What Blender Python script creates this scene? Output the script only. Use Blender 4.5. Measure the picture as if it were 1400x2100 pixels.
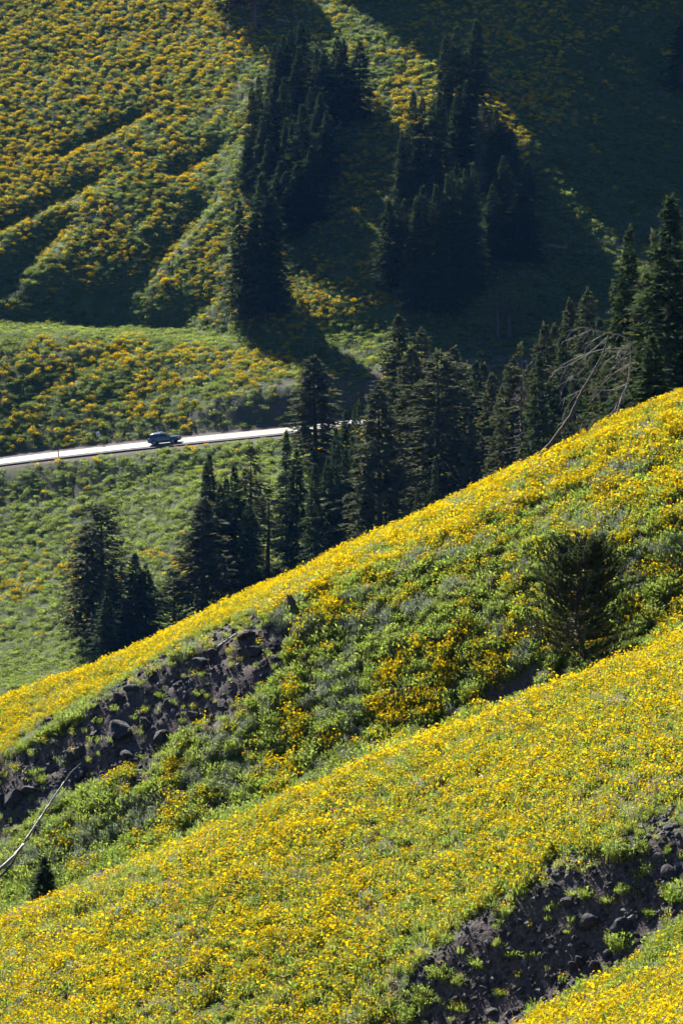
import bpy, math, random
import numpy as np
from mathutils import Vector, Matrix

# ------------------------------------------------------------------ camera, sky, sun, exposure
for o in list(bpy.data.objects): bpy.data.objects.remove(o)
SC = bpy.context.scene
COL = SC.collection
PITCH = math.radians(10.0)
FPX = 5740.0                       # focal length in photograph pixels (1400 x 2100)
cam_d = bpy.data.cameras.new('camera'); cam = bpy.data.objects.new('camera', cam_d); COL.objects.link(cam)
cam_d.sensor_fit = 'HORIZONTAL'; cam_d.sensor_width = 36.0; cam_d.lens = 36.0 * FPX / 1400.0
cam_d.clip_start = 0.5; cam_d.clip_end = 9000
cam.location = (0, 0, 0); cam.rotation_euler = (math.pi / 2 - PITCH, 0, 0)
SC.camera = cam
SUN_AZ, SUN_EL = math.radians(-25.0), math.radians(31.5)     # behind the valley, a little to the left
W = bpy.data.worlds.new('World'); SC.world = W; W.use_nodes = True
wn = W.node_tree.nodes; bg = wn['Background']
sky = wn.new('ShaderNodeTexSky'); sky.sky_type = 'NISHITA'; sky.sun_disc = False
sky.sun_elevation = SUN_EL; sky.sun_rotation = SUN_AZ; sky.altitude = 2600; sky.air_density = 0.8; sky.dust_density = 0.2; sky.ozone_density = 4.0
W.node_tree.links.new(sky.outputs[0], bg.inputs[0]); bg.inputs[1].default_value = 0.05
sl = bpy.data.lights.new('sun', 'SUN'); so = bpy.data.objects.new('sun', sl); COL.objects.link(so)
sl.energy = 5.0; sl.angle = math.radians(0.53); sl.color = (1.0, 0.945, 0.85)
ld = Vector((-math.sin(SUN_AZ) * math.cos(SUN_EL), -math.cos(SUN_AZ) * math.cos(SUN_EL), -math.sin(SUN_EL)))
so.rotation_euler = ld.to_track_quat('-Z', 'Y').to_euler(); so.location = (-200, 500, 400)
vs = SC.view_settings; vs.view_transform = 'Standard'; vs.look = 'None'; vs.gamma = 1.0; vs.use_curve_mapping = False
vs.exposure = 1.68
SC.cycles.max_bounces = 3; SC.cycles.diffuse_bounces = 1; SC.cycles.transmission_bounces = 2; SC.cycles.glossy_bounces = 2
SC.cycles.use_adaptive_sampling = True; SC.cycles.adaptive_threshold = 0.018
SC.cycles.transparent_max_bounces = 6; SC.cycles.volume_bounces = 0
SC.cycles.use_denoising = True; SC.cycles.denoiser = 'OPENIMAGEDENOISE'; SC.cycles.denoising_prefilter = 'FAST'

rng = np.random.default_rng(7); random.seed(7)
cP, sP = math.cos(PITCH), math.sin(PITCH)

# ------------------------------------------------------------------ pixel <-> world helpers (planning only)
def pdir(px, py):
    dx = (np.asarray(px, float) - 700) / FPX; dy = -(np.asarray(py, float) - 1050) / FPX
    x = dx; y = cP + dy * sP; z = -sP + dy * cP
    h = np.hypot(x, y)
    return x / h, y / h, z / h
def P(px, py, r):
    x, y, z = pdir(px, py); return Vector((float(x * r), float(y * r), float(z * r)))
def proj(x, y, z):
    d = y * cP - z * sP; u = y * sP + z * cP
    return 700 + FPX * x / d, 1050 - FPX * u / d
def az_u(x, y): return 700 + FPX * cP * x / y          # column coordinate of an azimuth

# ------------------------------------------------------------------ noise
_perm = np.random.default_rng(3).permutation(512)
_perm = np.concatenate([_perm, _perm, _perm])
def pnoise(x, y, seed=0):
    x = np.asarray(x, float) + seed * 17.31; y = np.asarray(y, float) - seed * 9.77
    xi = np.floor(x).astype(int); yi = np.floor(y).astype(int); xf = x - xi; yf = y - yi
    xi &= 511; yi &= 511
    u = xf * xf * xf * (xf * (xf * 6 - 15) + 10); v = yf * yf * yf * (yf * (yf * 6 - 15) + 10)
    def g(ix, iy, dx, dy):
        h = _perm[_perm[ix & 511] + (iy & 511)] * (2 * math.pi / 512)
        return np.cos(h) * dx + np.sin(h) * dy
    n00 = g(xi, yi, xf, yf); n10 = g(xi + 1, yi, xf - 1, yf)
    n01 = g(xi, yi + 1, xf, yf - 1); n11 = g(xi + 1, yi + 1, xf - 1, yf - 1)
    a = n00 + u * (n10 - n00); b = n01 + u * (n11 - n01)
    return (a + v * (b - a)) * 1.4
def fbm(x, y, sc, octv=4, seed=0):
    t = 0; a = 1.0
    for k in range(octv):
        t = t + a * pnoise(x / sc, y / sc, seed + k * 5); sc *= 0.5; a *= 0.5
    return t

# ------------------------------------------------------------------ terrain: profile knots along each azimuth
# each layer: list of (photo column, photo row or None, horizontal distance, height if row is None)
def L(pts): return pts
def lay(rows, r):                       # rows: (px, py); r constant or list
    return [(a, b, (r if np.isscalar(r) else r[i]), None) for i, (a, b) in enumerate(rows)]
def layz(rows, r):
    return [(a, None, r, z) for a, z in rows]
fc = [(-200, 1972), (0, 1885), (200, 1810), (400, 1725), (600, 1640), (700, 1592), (800, 1548), (1000, 1468), (1200, 1385), (1400, 1310), (1600, 1238)]
fc = [(a, b + 10) for a, b in fc]
mc = [(-200, 1520), (0, 1440), (200, 1365), (330, 1300), (500, 1220), (620, 1165), (740, 1108), (870, 1050), (1000, 985), (1100, 940), (1200, 890), (1280, 848), (1340, 822), (1400, 803), (1600, 740)]
mc = [(a, b + 13) for a, b in mc]
LAYERS = [
    layz([(-200, -1.8), (1600, -1.8)], 0.5),
    layz([(-200, -15), (1600, -14)], 25),
    lay([(-200, 2900), (0, 2840), (700, 2520), (1000, 2360), (1160, 2290), (1280, 2220), (1400, 2150), (1600, 2080)], 49),
    lay([(-200, 2700), (0, 2640), (700, 2330), (1000, 2185), (1160, 2175), (1280, 2110), (1400, 2056), (1600, 1988)], 58),
    lay([(-200, 2520), (0, 2430), (700, 2290), (1000, 2150), (1100, 2105), (1200, 2062), (1300, 2010), (1400, 1960), (1600, 1885)], 63.8),
    lay([(-200, 2420), (0, 2340), (700, 2250), (950, 2140), (1080, 2085), (1200, 2022), (1300, 1958), (1400, 1892), (1600, 1785)], 65.4),
    lay([(-200, 2320), (0, 2240), (400, 2170), (700, 2075), (880, 1960), (960, 1900), (1100, 1805), (1250, 1735), (1400, 1690), (1600, 1620)], 68.9),
    lay([(a, b + 14) for a, b in fc], 83.5),
    lay(fc, 86.0),
    lay([(a, b + 75) for a, b in fc], 91.5),
    lay([(a, b - 8) for a, b in fc], 96.4),
    lay([(-200, 1800), (0, 1720), (200, 1610), (400, 1500), (520, 1440), (640, 1385), (1000, 1230), (1200, 1140), (1400, 1050), (1600, 970)], [102.6, 102.6, 102.6, 102.6, 102.6, 102.4, 102, 102, 102, 102]),
    lay([(-200, 1640), (0, 1560), (230, 1420), (460, 1300), (640, 1218), (1000, 1050), (1200, 960), (1400, 880), (1600, 810)], [106.8, 106.8, 106.8, 107, 107.6, 108.8, 109, 109, 109]),
    lay([(a, b + 8) for a, b in mc], 112.5),
    lay(mc, 114.5),
    layz([(-200, -41), (0, -39), (640, -31), (1400, -21), (1600, -19)], 136),
    layz([(-200, -64), (0, -62), (640, -50), (1400, -33), (1600, -30)], 200),
    layz([(-200, -79), (0, -77), (640, -62), (1400, -43), (1600, -40)], 270),
    lay([(-200, 1510), (0, 1465), (200, 1420), (400, 1330), (640, 1220), (900, 1140), (1150, 1050), (1400, 930), (1600, 880)], 325),
    lay([(-200, 1430), (0, 1398), (200, 1350), (400, 1250), (640, 1165), (900, 1085), (1150, 990), (1400, 900), (1600, 850)], 342),
    lay([(-200, 1360), (0, 1325), (200, 1270), (400, 1180), (640, 1110), (900, 1030), (1150, 950), (1400, 870), (1600, 830)], 357),
    lay([(-200, 1210), (0, 1180), (200, 1140), (400, 1070), (640, 1010), (900, 950), (1150, 880), (1400, 835), (1600, 800)], [386, 382, 378, 375, 373, 371, 367, 363, 360]),
    lay([(-200, 1075), (0, 1042), (200, 1015), (320, 985), (640, 935), (900, 890), (1150, 850), (1400, 812), (1600, 785)], [405.5, 401, 397.5, 395, 390, 386.5, 382, 377, 375]),
    # road bench (near shoulder .. far ditch)
    lay([(-200, 988), (0, 958), (320, 921), (640, 889), (770, 871), (1017, 834), (1400, 777), (1600, 748)], [415.5, 411, 404.6, 399, 396.5, 392, 385, 382]),
    lay([(-200, 965), (0, 937), (320, 900), (640, 871), (770, 853), (1017, 816), (1400, 760), (1600, 731)], [425.5, 421, 414.6, 409, 406.5, 402, 395, 392]),
    lay([(-200, 935), (0, 903), (200, 882), (320, 868), (400, 846), (500, 815), (600, 792), (770, 770), (1017, 740), (1400, 690), (1600, 660)], [429, 424.5, 421, 419.3, 419.0, 417.5, 415.5, 413, 409, 403, 400]),
    lay([(-200, 700), (0, 694), (200, 692), (400, 706), (480, 720), (560, 735), (770, 715), (1017, 690), (1400, 640), (1600, 620)], [456, 452, 449, 444, 436, 430, 425, 419, 420, 424]),
    lay([(-200, 650), (0, 656), (200, 660), (400, 673), (480, 684), (560, 690), (770, 672), (1017, 640), (1400, 600), (1600, 580)], [471, 467, 464, 456, 444, 437, 431, 424, 430, 438]),
    lay([(-200, 618), (0, 626), (200, 634), (400, 645), (480, 655), (560, 655), (770, 630), (1017, 590), (1400, 550), (1600, 530)], [473, 469, 466, 458, 447, 441, 434, 428, 440, 450]),
    lay([(-200, 350), (0, 350), (400, 350), (700, 350), (1017, 330), (1100, 326), (1250, 318), (1400, 310), (1600, 300)], [514, 510, 497, 474, 462, 463, 472, 482, 494]),
    lay([(-200, 0), (0, 0), (400, 0), (700, 0), (1017, 0), (1100, 0), (1250, 0), (1400, 0), (1600, 0)], [582, 578, 560, 528, 512.5, 514, 523, 533, 545]),
    layz([(-200, 70), (0, 70), (700, 74), (1017, 82), (1400, 90), (1600, 92)], 700),
    layz([(-200, 175), (0, 175), (700, 185), (1400, 205), (1600, 205)], 900),
    layz([(-200, 250), (1600, 260)], 1150),
    layz([(-200, 180), (1600, 180)], 1700),
    layz([(-200, 200), (1600, 200)], 4200),
]
UG = np.concatenate([np.linspace(-9000, -900, 14)[:-1], np.linspace(-900, -250, 16)[:-1], np.arange(-250, 1651, 6.0), np.linspace(1651, 2400, 16)[1:], np.linspace(2400, 10000, 14)[1:]])
def lay_eval(layer):
    us, rs, zs = [], [], []
    for (px, py, r, z) in layer:
        if py is None: us.append(px); rs.append(r); zs.append(z)
        else:
            x, y, zz = pdir(px, py); us.append(700 + FPX * cP * float(x) / float(y)); rs.append(r); zs.append(float(zz) * r)
    us = np.array(us); rs = np.array(rs, float); zs = np.array(zs)
    fine = np.arange(-900, 2301, 10.0)
    def ex(v):
        s0 = (v[1] - v[0]) / (us[1] - us[0]); s1 = (v[-1] - v[-2]) / (us[-1] - us[-2])
        o = np.interp(fine, us, v)
        o = np.where(fine < us[0], v[0] + s0 * (fine - us[0]), o); o = np.where(fine > us[-1], v[-1] + s1 * (fine - us[-1]), o)
        k = np.exp(-0.5 * (np.arange(-12, 13) / 4.5) ** 2); k /= k.sum()
        op = np.concatenate([np.full(12, o[0]) + (o[1] - o[0]) * np.arange(-12, 0), o, np.full(12, o[-1]) + (o[-1] - o[-2]) * np.arange(1, 13)])
        return np.interp(UG, fine, np.convolve(op, k, 'valid'))
    return ex(rs), ex(zs)
KR, KZ = zip(*[lay_eval(l) for l in LAYERS]); KR = np.array(KR); KZ = np.array(KZ)   # [k, u]
# monotone cubic along the distance
H = KR[1:] - KR[:-1]; D = (KZ[1:] - KZ[:-1]) / H
M = np.zeros_like(KZ); M[0] = D[0]; M[-1] = D[-1]
w1 = 2 * H[1:] + H[:-1]; w2 = H[1:] + 2 * H[:-1]
ok = D[:-1] * D[1:] > 0
M[1:-1] = np.where(ok, (w1 + w2) / (w1 / np.where(ok, D[:-1], 1) + w2 / np.where(ok, D[1:], 1)), 0)
# soften the fully monotone tangents so that crests stay round
RG = np.concatenate([[0.5, 3, 8], np.arange(14, 54, 4.0), np.arange(54, 120, 0.22), np.arange(120, 326, 3.0), np.arange(326, 620, 0.75), np.geomspace(620, 4200, 34)])
Zb = np.zeros((len(UG), len(RG)))
for i in range(len(UG)):
    k = np.clip(np.searchsorted(KR[:, i], RG) - 1, 0, len(LAYERS) - 2)
    h = H[k, i]; t = np.clip((RG - KR[k, i]) / h, 0, 1)
    Zb[i] = (2 * t**3 - 3 * t**2 + 1) * KZ[k, i] + (t**3 - 2 * t**2 + t) * h * M[k, i] + (-2 * t**3 + 3 * t**2) * KZ[k + 1, i] + (t**3 - t**2) * h * M[k + 1, i]
TA = (UG - 700) / (FPX * cP); CA = 1 / np.sqrt(1 + TA**2); SA = TA * CA
GX = SA[:, None] * RG[None]; GY = CA[:, None] * RG[None]
def lookup(T, x, y):
    u = az_u(x, y); r = np.hypot(x, y)
    i = np.clip(np.searchsorted(UG, u) - 1, 0, len(UG) - 2); j = np.clip(np.searchsorted(RG, r) - 1, 0, len(RG) - 2)
    a = np.clip((u - UG[i]) / (UG[i + 1] - UG[i]), 0, 1); b = np.clip((r - RG[j]) / (RG[j + 1] - RG[j]), 0, 1)
    return (T[i, j] * (1 - a) + T[i + 1, j] * a) * (1 - b) + (T[i, j + 1] * (1 - a) + T[i + 1, j + 1] * a) * b
def hit(px, py, r0, r1=1200, T=None):            # where a line of sight meets the ground
    T = Zt if T is None else T
    x, y, z = pdir(px, py); r = np.arange(r0, r1, 0.1)
    g = lookup(T, x * r, y * r); s = g - z * r
    k = np.argmax(s > 0) if (s > 0).any() else len(r) - 1
    return np.array([x * r[k], y * r[k], z * r[k]])
Zt = Zb.copy()
def seg_d(pts, X, Y):
    d = np.full(X.shape, 1e9); 
    for (a, b) in zip(pts[:-1], pts[1:]):
        vx, vy = b[0] - a[0], b[1] - a[1]; t = np.clip(((X - a[0]) * vx + (Y - a[1]) * vy) / (vx * vx + vy * vy + 1e-9), 0, 1)
        d = np.minimum(d, np.hypot(X - a[0] - t * vx, Y - a[1] - t * vy))
    return d
far_m = np.clip((GY - 424) / 6, 0, 1) * np.clip((640 - RG[None]) / 30, 0, 1)
for pts, A, w in [
    ([(290, 228), (210, 268), (130, 308)], -1.5, 2.2),
    ([(180, 372), (110, 408), (40, 440), (-60, 480)], -1.5, 2.3),
    ([(112, 462), (60, 515), (0, 578), (-60, 625)], -2.0, 3.0),
    ([(445, 296), (370, 345)], -1.3, 2.3),
    ([(410, 420), (355, 490), (290, 570), (212, 652)], -2.3, 3.5),
    ([(505, 320), (425, 450), (330, 540), (235, 640)], 1.1, 2.8),
    ([(70, 603), (150, 630), (225, 650)], -1.4, 2.6),
    ([(425, 610), (345, 650)], -1.3, 2.3),
    ([(360, 290), (260, 380), (150, 500), (40, 600)], 0.5, 4.5),
    ([(250, 720), (150, 760), (60, 800)], -0.7, 3.0),
    ([(420, 790), (330, 830), (230, 850)], -0.7, 3.0)]:
    w3 = [hit(a, b, 426, T=Zb) for a, b in pts]
    d = seg_d(w3, GX, GY)
    Zt += A * np.exp(-(d / w) ** 2) * far_m
RR = np.broadcast_to(RG[None], GX.shape)
# masks
def band(v, a, b, s): return np.clip((v - a) / s, 0, 1) * np.clip((b - v) / s, 0, 1)
near_m = band(RR, 30, 118, 6)
road_r = np.interp(UG, [-200, 0, 320, 640, 770, 1017, 1400, 1600], [420.5, 416, 409.6, 404, 401.5, 397, 390, 387])
road_off = RR - road_r[:, None]
road_m = np.clip((np.abs(road_off) - 5.2) / 3, 0, 1)
Zt += near_m * (0.16 * fbm(GX, GY, 4.0, 3, 1) + 0.035 * fbm(GX, GY, 0.8, 2, 2))
Zt += np.clip((RR - 120) / 60, 0, 1) * np.clip((700 - RR) / 80, 0.3, 1) * road_m * (0.30 * fbm(GX, GY, 14, 3, 3) + 0.20 * fbm(GX, GY, 3.2, 2, 4) * (RR > 326))
_k = lambda t: np.clip(t, 0, 1) ** 2 * (3 - 2 * np.clip(t, 0, 1))
Zt += 88 * _k((UG[:, None] - 352 + 14 * np.sin(RR / 9)) / 45) * _k((RR - 572) / 62) * _k((860 - RR) / 160) * (1 + 0.12 * fbm(GX, GY, 25, 3, 8))      # unseen crag above the picture, added to shade the right far hill
Zt += np.clip((RR - 640) / 200, 0, 1) * 14 * fbm(GX, GY, 120, 5, 6)
# bare soil polygons (photo plan)
def inpoly(poly, X, Y):
    poly = np.array(poly, float); n = len(poly); res = np.zeros(X.shape, bool); dist = np.full(X.shape, 1e9)
    for i in range(n):
        x0, y0 = poly[i]; x1, y1 = poly[(i + 1) % n]
        c = ((y0 > Y) != (y1 > Y)) & (X < (x1 - x0) * (Y - y0) / (y1 - y0 + 1e-12) + x0)
        res ^= c
    vx = poly
    for i in range(n):
        x0, y0 = poly[i]; x1, y1 = poly[(i + 1) % n]; ex, ey = x1 - x0, y1 - y0
        t = np.clip(((X - x0) * ex + (Y - y0) * ey) / (ex * ex + ey * ey + 1e-9), 0, 1)
        dist = np.minimum(dist, np.hypot(X - x0 - t * ex, Y - y0 - t * ey))
    return np.where(res, dist, -dist)
CUT = [(770, 2150), (850, 2010), (900, 1955), (965, 1898), (1100, 1805), (1250, 1738), (1400, 1690), (1700, 1590), (1700, 1740), (1400, 1905), (1340, 1945), (1270, 2000), (1200, 2040), (1110, 2090), (1060, 2125), (1000, 2190)]
OUT = [(-160, 1640), (-60, 1590), (0, 1562), (90, 1515), (160, 1475), (240, 1405), (330, 1352), (420, 1312), (470, 1275), (560, 1262), (600, 1300), (612, 1350), (590, 1392), (520, 1445), (420, 1505), (350, 1545), (290, 1592), (180, 1618), (130, 1648), (60, 1700), (0, 1722), (-160, 1800)]
BANK = [(870, 1500), (950, 1452), (1010, 1424), (1090, 1398), (1160, 1392), (1160, 1420), (1000, 1475), (900, 1510)]
SPOT = [(330, 2060), (380, 2035), (440, 2040), (460, 2080), (420, 2105), (340, 2100)]
def bare_at(x, y, z):
    px, py = proj(x, y, z); r = np.hypot(x, y)
    n = 40 * fbm(x, y, 2.0, 4, 11)
    s = lambda poly, soft: np.clip((inpoly(poly, px, py) + n) / soft + 0.5, 0, 1)
    m = s(CUT, 80) * (r < 71.5) * (r > 63.9)
    m = np.maximum(m, np.clip((inpoly(OUT, px, py) + n * 1.15 - np.clip((px - 330) / 12, 0, 20)) / 34 + 0.5, 0, 1) * (r > 98) * (r < 111))
    m = np.maximum(m, s(BANK, 16) * (r > 90) * (r < 101))
    m = np.maximum(m, 0.7 * s(SPOT, 30) * (r < 72))
    return m
sel = (RR > 54) & (RR < 120) & (UG[:, None] > -260) & (UG[:, None] < 1660)
BARE = np.zeros_like(Zt); BARE[sel] = bare_at(GX[sel], GY[sel], Zt[sel])
def ridged(x, y, sc, seed): return 1 - np.abs(pnoise(x / sc, y / sc, seed)) * 2
Zt += BARE * (0.14 * fbm(GX, GY, 1.6, 4, 21) + 0.07 * ridged(GX, GY, 0.7, 22) - 0.06)
# rock ledges on the middle outcrop and on the bank
PXg, PYg = proj(GX, GY, Zt)
OUTM = BARE * (RR > 98)
Zt += OUTM * 0.10 * np.clip(pnoise(GX / 1.3, GY / 0.9, 31) * 2.2, -0.6, 0.8)
cutm = np.clip((road_off - 5.0) / 1.5, 0, 1) * np.clip((np.interp(UG, [-200, 0, 320, 400, 600, 1400], [9.5, 9, 10.5, 12, 16, 15])[:, None] - road_off) / 2.0, 0, 1)
BARE = np.maximum(BARE, cutm * np.clip(0.22 + 0.8 * fbm(GX, GY, 3, 3, 41) + np.clip((GX + 30) / 20, -0.25, 0.2), 0, 1))
BARE = np.maximum(BARE, np.clip((6.6 - np.abs(road_off)) / 1.0, 0, 1))
undr = band(RR - (road_r[:, None] - 5), -13, 0.5, 1.5) * np.clip((-28 - GX) / 10, 0, 1)
BARE = np.maximum(BARE, 0.45 * undr * np.clip(0.6 + fbm(GX, GY, 3, 3, 42), 0, 1))
def ground(x, y): return lookup(Zt, np.asarray(x, float), np.asarray(y, float))
def gpt(x, y): return Vector((float(x), float(y), float(ground(x, y))))

# ------------------------------------------------------------------ materials
def mat(name): 
    m = bpy.data.materials.new(name); m.use_nodes = True; m.node_tree.nodes.clear(); return m, m.node_tree.nodes, m.node_tree.links
def out(ns, ls, sh): o = ns.new('ShaderNodeOutputMaterial'); ls.new(sh, o.inputs[0]); return o
def plain(name, col, rough=0.7, metal=0.0, var=0.0, scale=6.0, bump=0.0, spec=0.3):
    m, ns, ls = mat(name); b = ns.new('ShaderNodeBsdfPrincipled')
    b.inputs['Roughness'].default_value = rough; b.inputs['Metallic'].default_value = metal; b.inputs['Specular IOR Level'].default_value = spec
    b.inputs['Base Color'].default_value = (*col, 1)
    if var or bump:
        tc = ns.new('ShaderNodeTexCoord'); nz = ns.new('ShaderNodeTexNoise'); nz.inputs['Scale'].default_value = scale; nz.inputs['Detail'].default_value = 6
        ls.new(tc.outputs['Object'], nz.inputs['Vector'])
    if var:
        r = ns.new('ShaderNodeValToRGB'); r.color_ramp.elements[0].position = 0.3; r.color_ramp.elements[1].position = 0.7
        r.color_ramp.elements[0].color = (*[c * (1 - var) for c in col], 1); r.color_ramp.elements[1].color = (*[min(1, c * (1 + var)) for c in col], 1)
        ls.new(nz.outputs['Fac'], r.inputs[0]); ls.new(r.outputs[0], b.inputs['Base Color'])
    if bump:
        bp = ns.new('ShaderNodeBump'); bp.inputs['Strength'].default_value = bump; bp.inputs['Distance'].default_value = 0.05
        ls.new(nz.outputs['Fac'], bp.inputs['Height']); ls.new(bp.outputs[0], b.inputs['Normal'])
    out(ns, ls, b.outputs[0]); return m
def leafmat(name, c0, c1, tr, t0=None, t1=None, gloss=0.0, rough=0.5):
    """two-sided leaf: diffuse + translucent, colour varies from plant to plant"""
    m, ns, ls = mat(name)
    oi = ns.new('ShaderNodeObjectInfo')
    def mix(a, b):
        x = ns.new('ShaderNodeMix'); x.data_type = 'RGBA'; x.inputs[6].default_value = (*a, 1); x.inputs[7].default_value = (*b, 1)
        ls.new(oi.outputs['Random'], x.inputs[0]); return x.outputs[2]
    d = ns.new('ShaderNodeBsdfDiffuse'); ls.new(mix(c0, c1), d.inputs[0])
    t = ns.new('ShaderNodeBsdfTranslucent'); ls.new(mix(t0 or c0, t1 or c1), t.inputs[0])
    s = ns.new('ShaderNodeMixShader'); s.inputs[0].default_value = tr
    ls.new(d.outputs[0], s.inputs[1]); ls.new(t.outputs[0], s.inputs[2]); res = s.outputs[0]
    if gloss:
        g = ns.new('ShaderNodeBsdfGlossy'); g.inputs['Roughness'].default_value = rough
        s2 = ns.new('ShaderNodeMixShader'); s2.inputs[0].default_value = gloss
        ls.new(res, s2.inputs[1]); ls.new(g.outputs[0], s2.inputs[2]); res = s2.outputs[0]
    out(ns, ls, res); return m
M_ = {}
M_['leaf'] = leafmat('broad_leaf', (0.085, 0.125, 0.032), (0.130, 0.165, 0.050), 0.52, (0.25, 0.37, 0.05), (0.35, 0.45, 0.07), 0.05)
M_['grass'] = leafmat('grass_blade', (0.095, 0.13, 0.035), (0.17, 0.185, 0.06), 0.52, (0.27, 0.37, 0.05), (0.39, 0.43, 0.09), 0.05)
M_['sage'] = leafmat('sage_leaf', (0.22, 0.26, 0.18), (0.33, 0.36, 0.29), 0.38, (0.27, 0.32, 0.19), (0.36, 0.40, 0.28), 0.06)
M_['dry'] = leafmat('dry_stem', (0.30, 0.25, 0.15), (0.38, 0.30, 0.20), 0.4, (0.32, 0.26, 0.14), (0.4, 0.3, 0.18))
M_['petal'] = leafmat('yellow_petal', (0.69, 0.475, 0.006), (0.74, 0.555, 0.010), 0.45, (0.74, 0.52, 0.004), (0.78, 0.60, 0.008))
M_['disc'] = plain('flower_disc', (0.42, 0.20, 0.01), 0.9)
M_['pinkp'] = leafmat('pink_petal', (0.55, 0.30, 0.38), (0.62, 0.40, 0.42), 0.4)
M_['redp'] = leafmat('red_bract', (0.55, 0.06, 0.04), (0.6, 0.10, 0.05), 0.4)
M_['fleaf'] = leafmat('far_leaf', (0.080, 0.105, 0.040), (0.130, 0.150, 0.065), 0.45, (0.18, 0.25, 0.055), (0.29, 0.35, 0.09))
M_['lush'] = leafmat('lush_grass', (0.115, 0.155, 0.045), (0.165, 0.205, 0.065), 0.5, (0.27, 0.37, 0.07), (0.38, 0.47, 0.10))  # far leaf colour brightened to paint in sun on valley meadow and bench
M_['fsage'] = leafmat('far_sage_leaf', (0.14, 0.17, 0.12), (0.22, 0.24, 0.19), 0.35)
M_['fpetal'] = leafmat('far_petal', (0.61, 0.39, 0.006), (0.69, 0.49, 0.010), 0.45, (0.67, 0.44, 0.004), (0.75, 0.54, 0.008))
M_['needle'] = leafmat('fir_needle', (0.048, 0.072, 0.040), (0.066, 0.090, 0.050), 0.18, (0.07, 0.11, 0.03), (0.10, 0.14, 0.04), 0.0, 0.45)
M_['needle2'] = leafmat('spruce_needle', (0.090, 0.098, 0.055), (0.115, 0.120, 0.072), 0.18, (0.11, 0.13, 0.05), (0.14, 0.16, 0.06), 0.0, 0.45)
M_['pineneedle'] = leafmat('pine_needle', (0.058, 0.074, 0.030), (0.064, 0.080, 0.034), 0.22, (0.11, 0.14, 0.04), (0.12, 0.15, 0.04), 0.04, 0.4)
M_['palepine'] = leafmat('pale_pine_needle', (0.10, 0.13, 0.06), (0.11, 0.14, 0.065), 0.35, (0.16, 0.22, 0.06), (0.17, 0.23, 0.07))
M_['brownneedle'] = leafmat('dying_needle', (0.07, 0.05, 0.03), (0.085, 0.06, 0.035), 0.15)
M_['bark'] = plain('conifer_bark', (0.085, 0.068, 0.058), 0.9, var=0.35, scale=3.0, bump=0.4)
M_['deadwood'] = plain('weathered_wood', (0.24, 0.215, 0.20), 0.6, var=0.45, scale=5.0, bump=0.5, spec=0.4)
M_['greywood'] = plain('grey_dead_bark', (0.085, 0.072, 0.07), 0.8, var=0.4, scale=4.0, bump=0.4)
M_['crestwood'] = plain('dark_weathered_wood', (0.19, 0.172, 0.165), 0.7, var=0.5, scale=6.0, bump=0.5)
M_['rock'] = plain('basalt_rock', (0.042, 0.038, 0.044), 0.9, var=0.5, scale=3.0, bump=1.0, spec=0.3)
M_['stone'] = plain('pale_stone', (0.11, 0.10, 0.11), 0.8, var=0.35, scale=6.0, bump=0.6, spec=0.4)
# ground: soil / grassy thatch / gravel, chosen by the mask painted from the planting plan
m, ns, ls = mat('hillside'); M_['hill'] = m
b = ns.new('ShaderNodeBsdfPrincipled'); b.inputs['Roughness'].default_value = 0.95; b.inputs['Specular IOR Level'].default_value = 0.15
at = ns.new('ShaderNodeAttribute'); at.attribute_name = 'bare'
geo = ns.new('ShaderNodeNewGeometry')
def noise(scale, det=6):
    n = ns.new('ShaderNodeTexNoise'); n.inputs['Scale'].default_value = scale; n.inputs['Detail'].default_value = det; ls.new(geo.outputs['Position'], n.inputs['Vector']); return n
def ramp(src, stops):
    r = ns.new('ShaderNodeValToRGB'); e = r.color_ramp.elements
    while len(e) < len(stops): e.new(0.5)
    for k, (p, c) in enumerate(stops): e[k].position = p; e[k].color = (*c, 1)
    ls.new(src, r.inputs[0]); return r
n1, n2, n3, n4 = noise(0.35), noise(3.0), noise(11.0, 8), noise(40.0, 3)
soil = ramp(n3.outputs['Fac'], [(0.30, (0.050, 0.040, 0.040)), (0.55, (0.088, 0.070, 0.067)), (0.75, (0.155, 0.126, 0.118))])
meadow = ramp(n2.outputs['Fac'], [(0.3, (0.035, 0.055, 0.016)), (0.55, (0.06, 0.085, 0.024)), (0.75, (0.10, 0.10, 0.045))])
mx = ns.new('ShaderNodeMix'); mx.data_type = 'RGBA'; ls.new(at.outputs['Fac'], mx.inputs[0]); ls.new(meadow.outputs[0], mx.inputs[6]); ls.new(soil.outputs[0], mx.inputs[7])
ls.new(mx.outputs[2], b.inputs['Base Color'])
bp = ns.new('ShaderNodeBump'); bp.inputs['Strength'].default_value = 0.8; bp.inputs['Distance'].default_value = 0.06
ls.new(n3.outputs['Fac'], bp.inputs['Height']); ls.new(bp.outputs[0], b.inputs['Normal'])
out(ns, ls, b.outputs[0])

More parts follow.
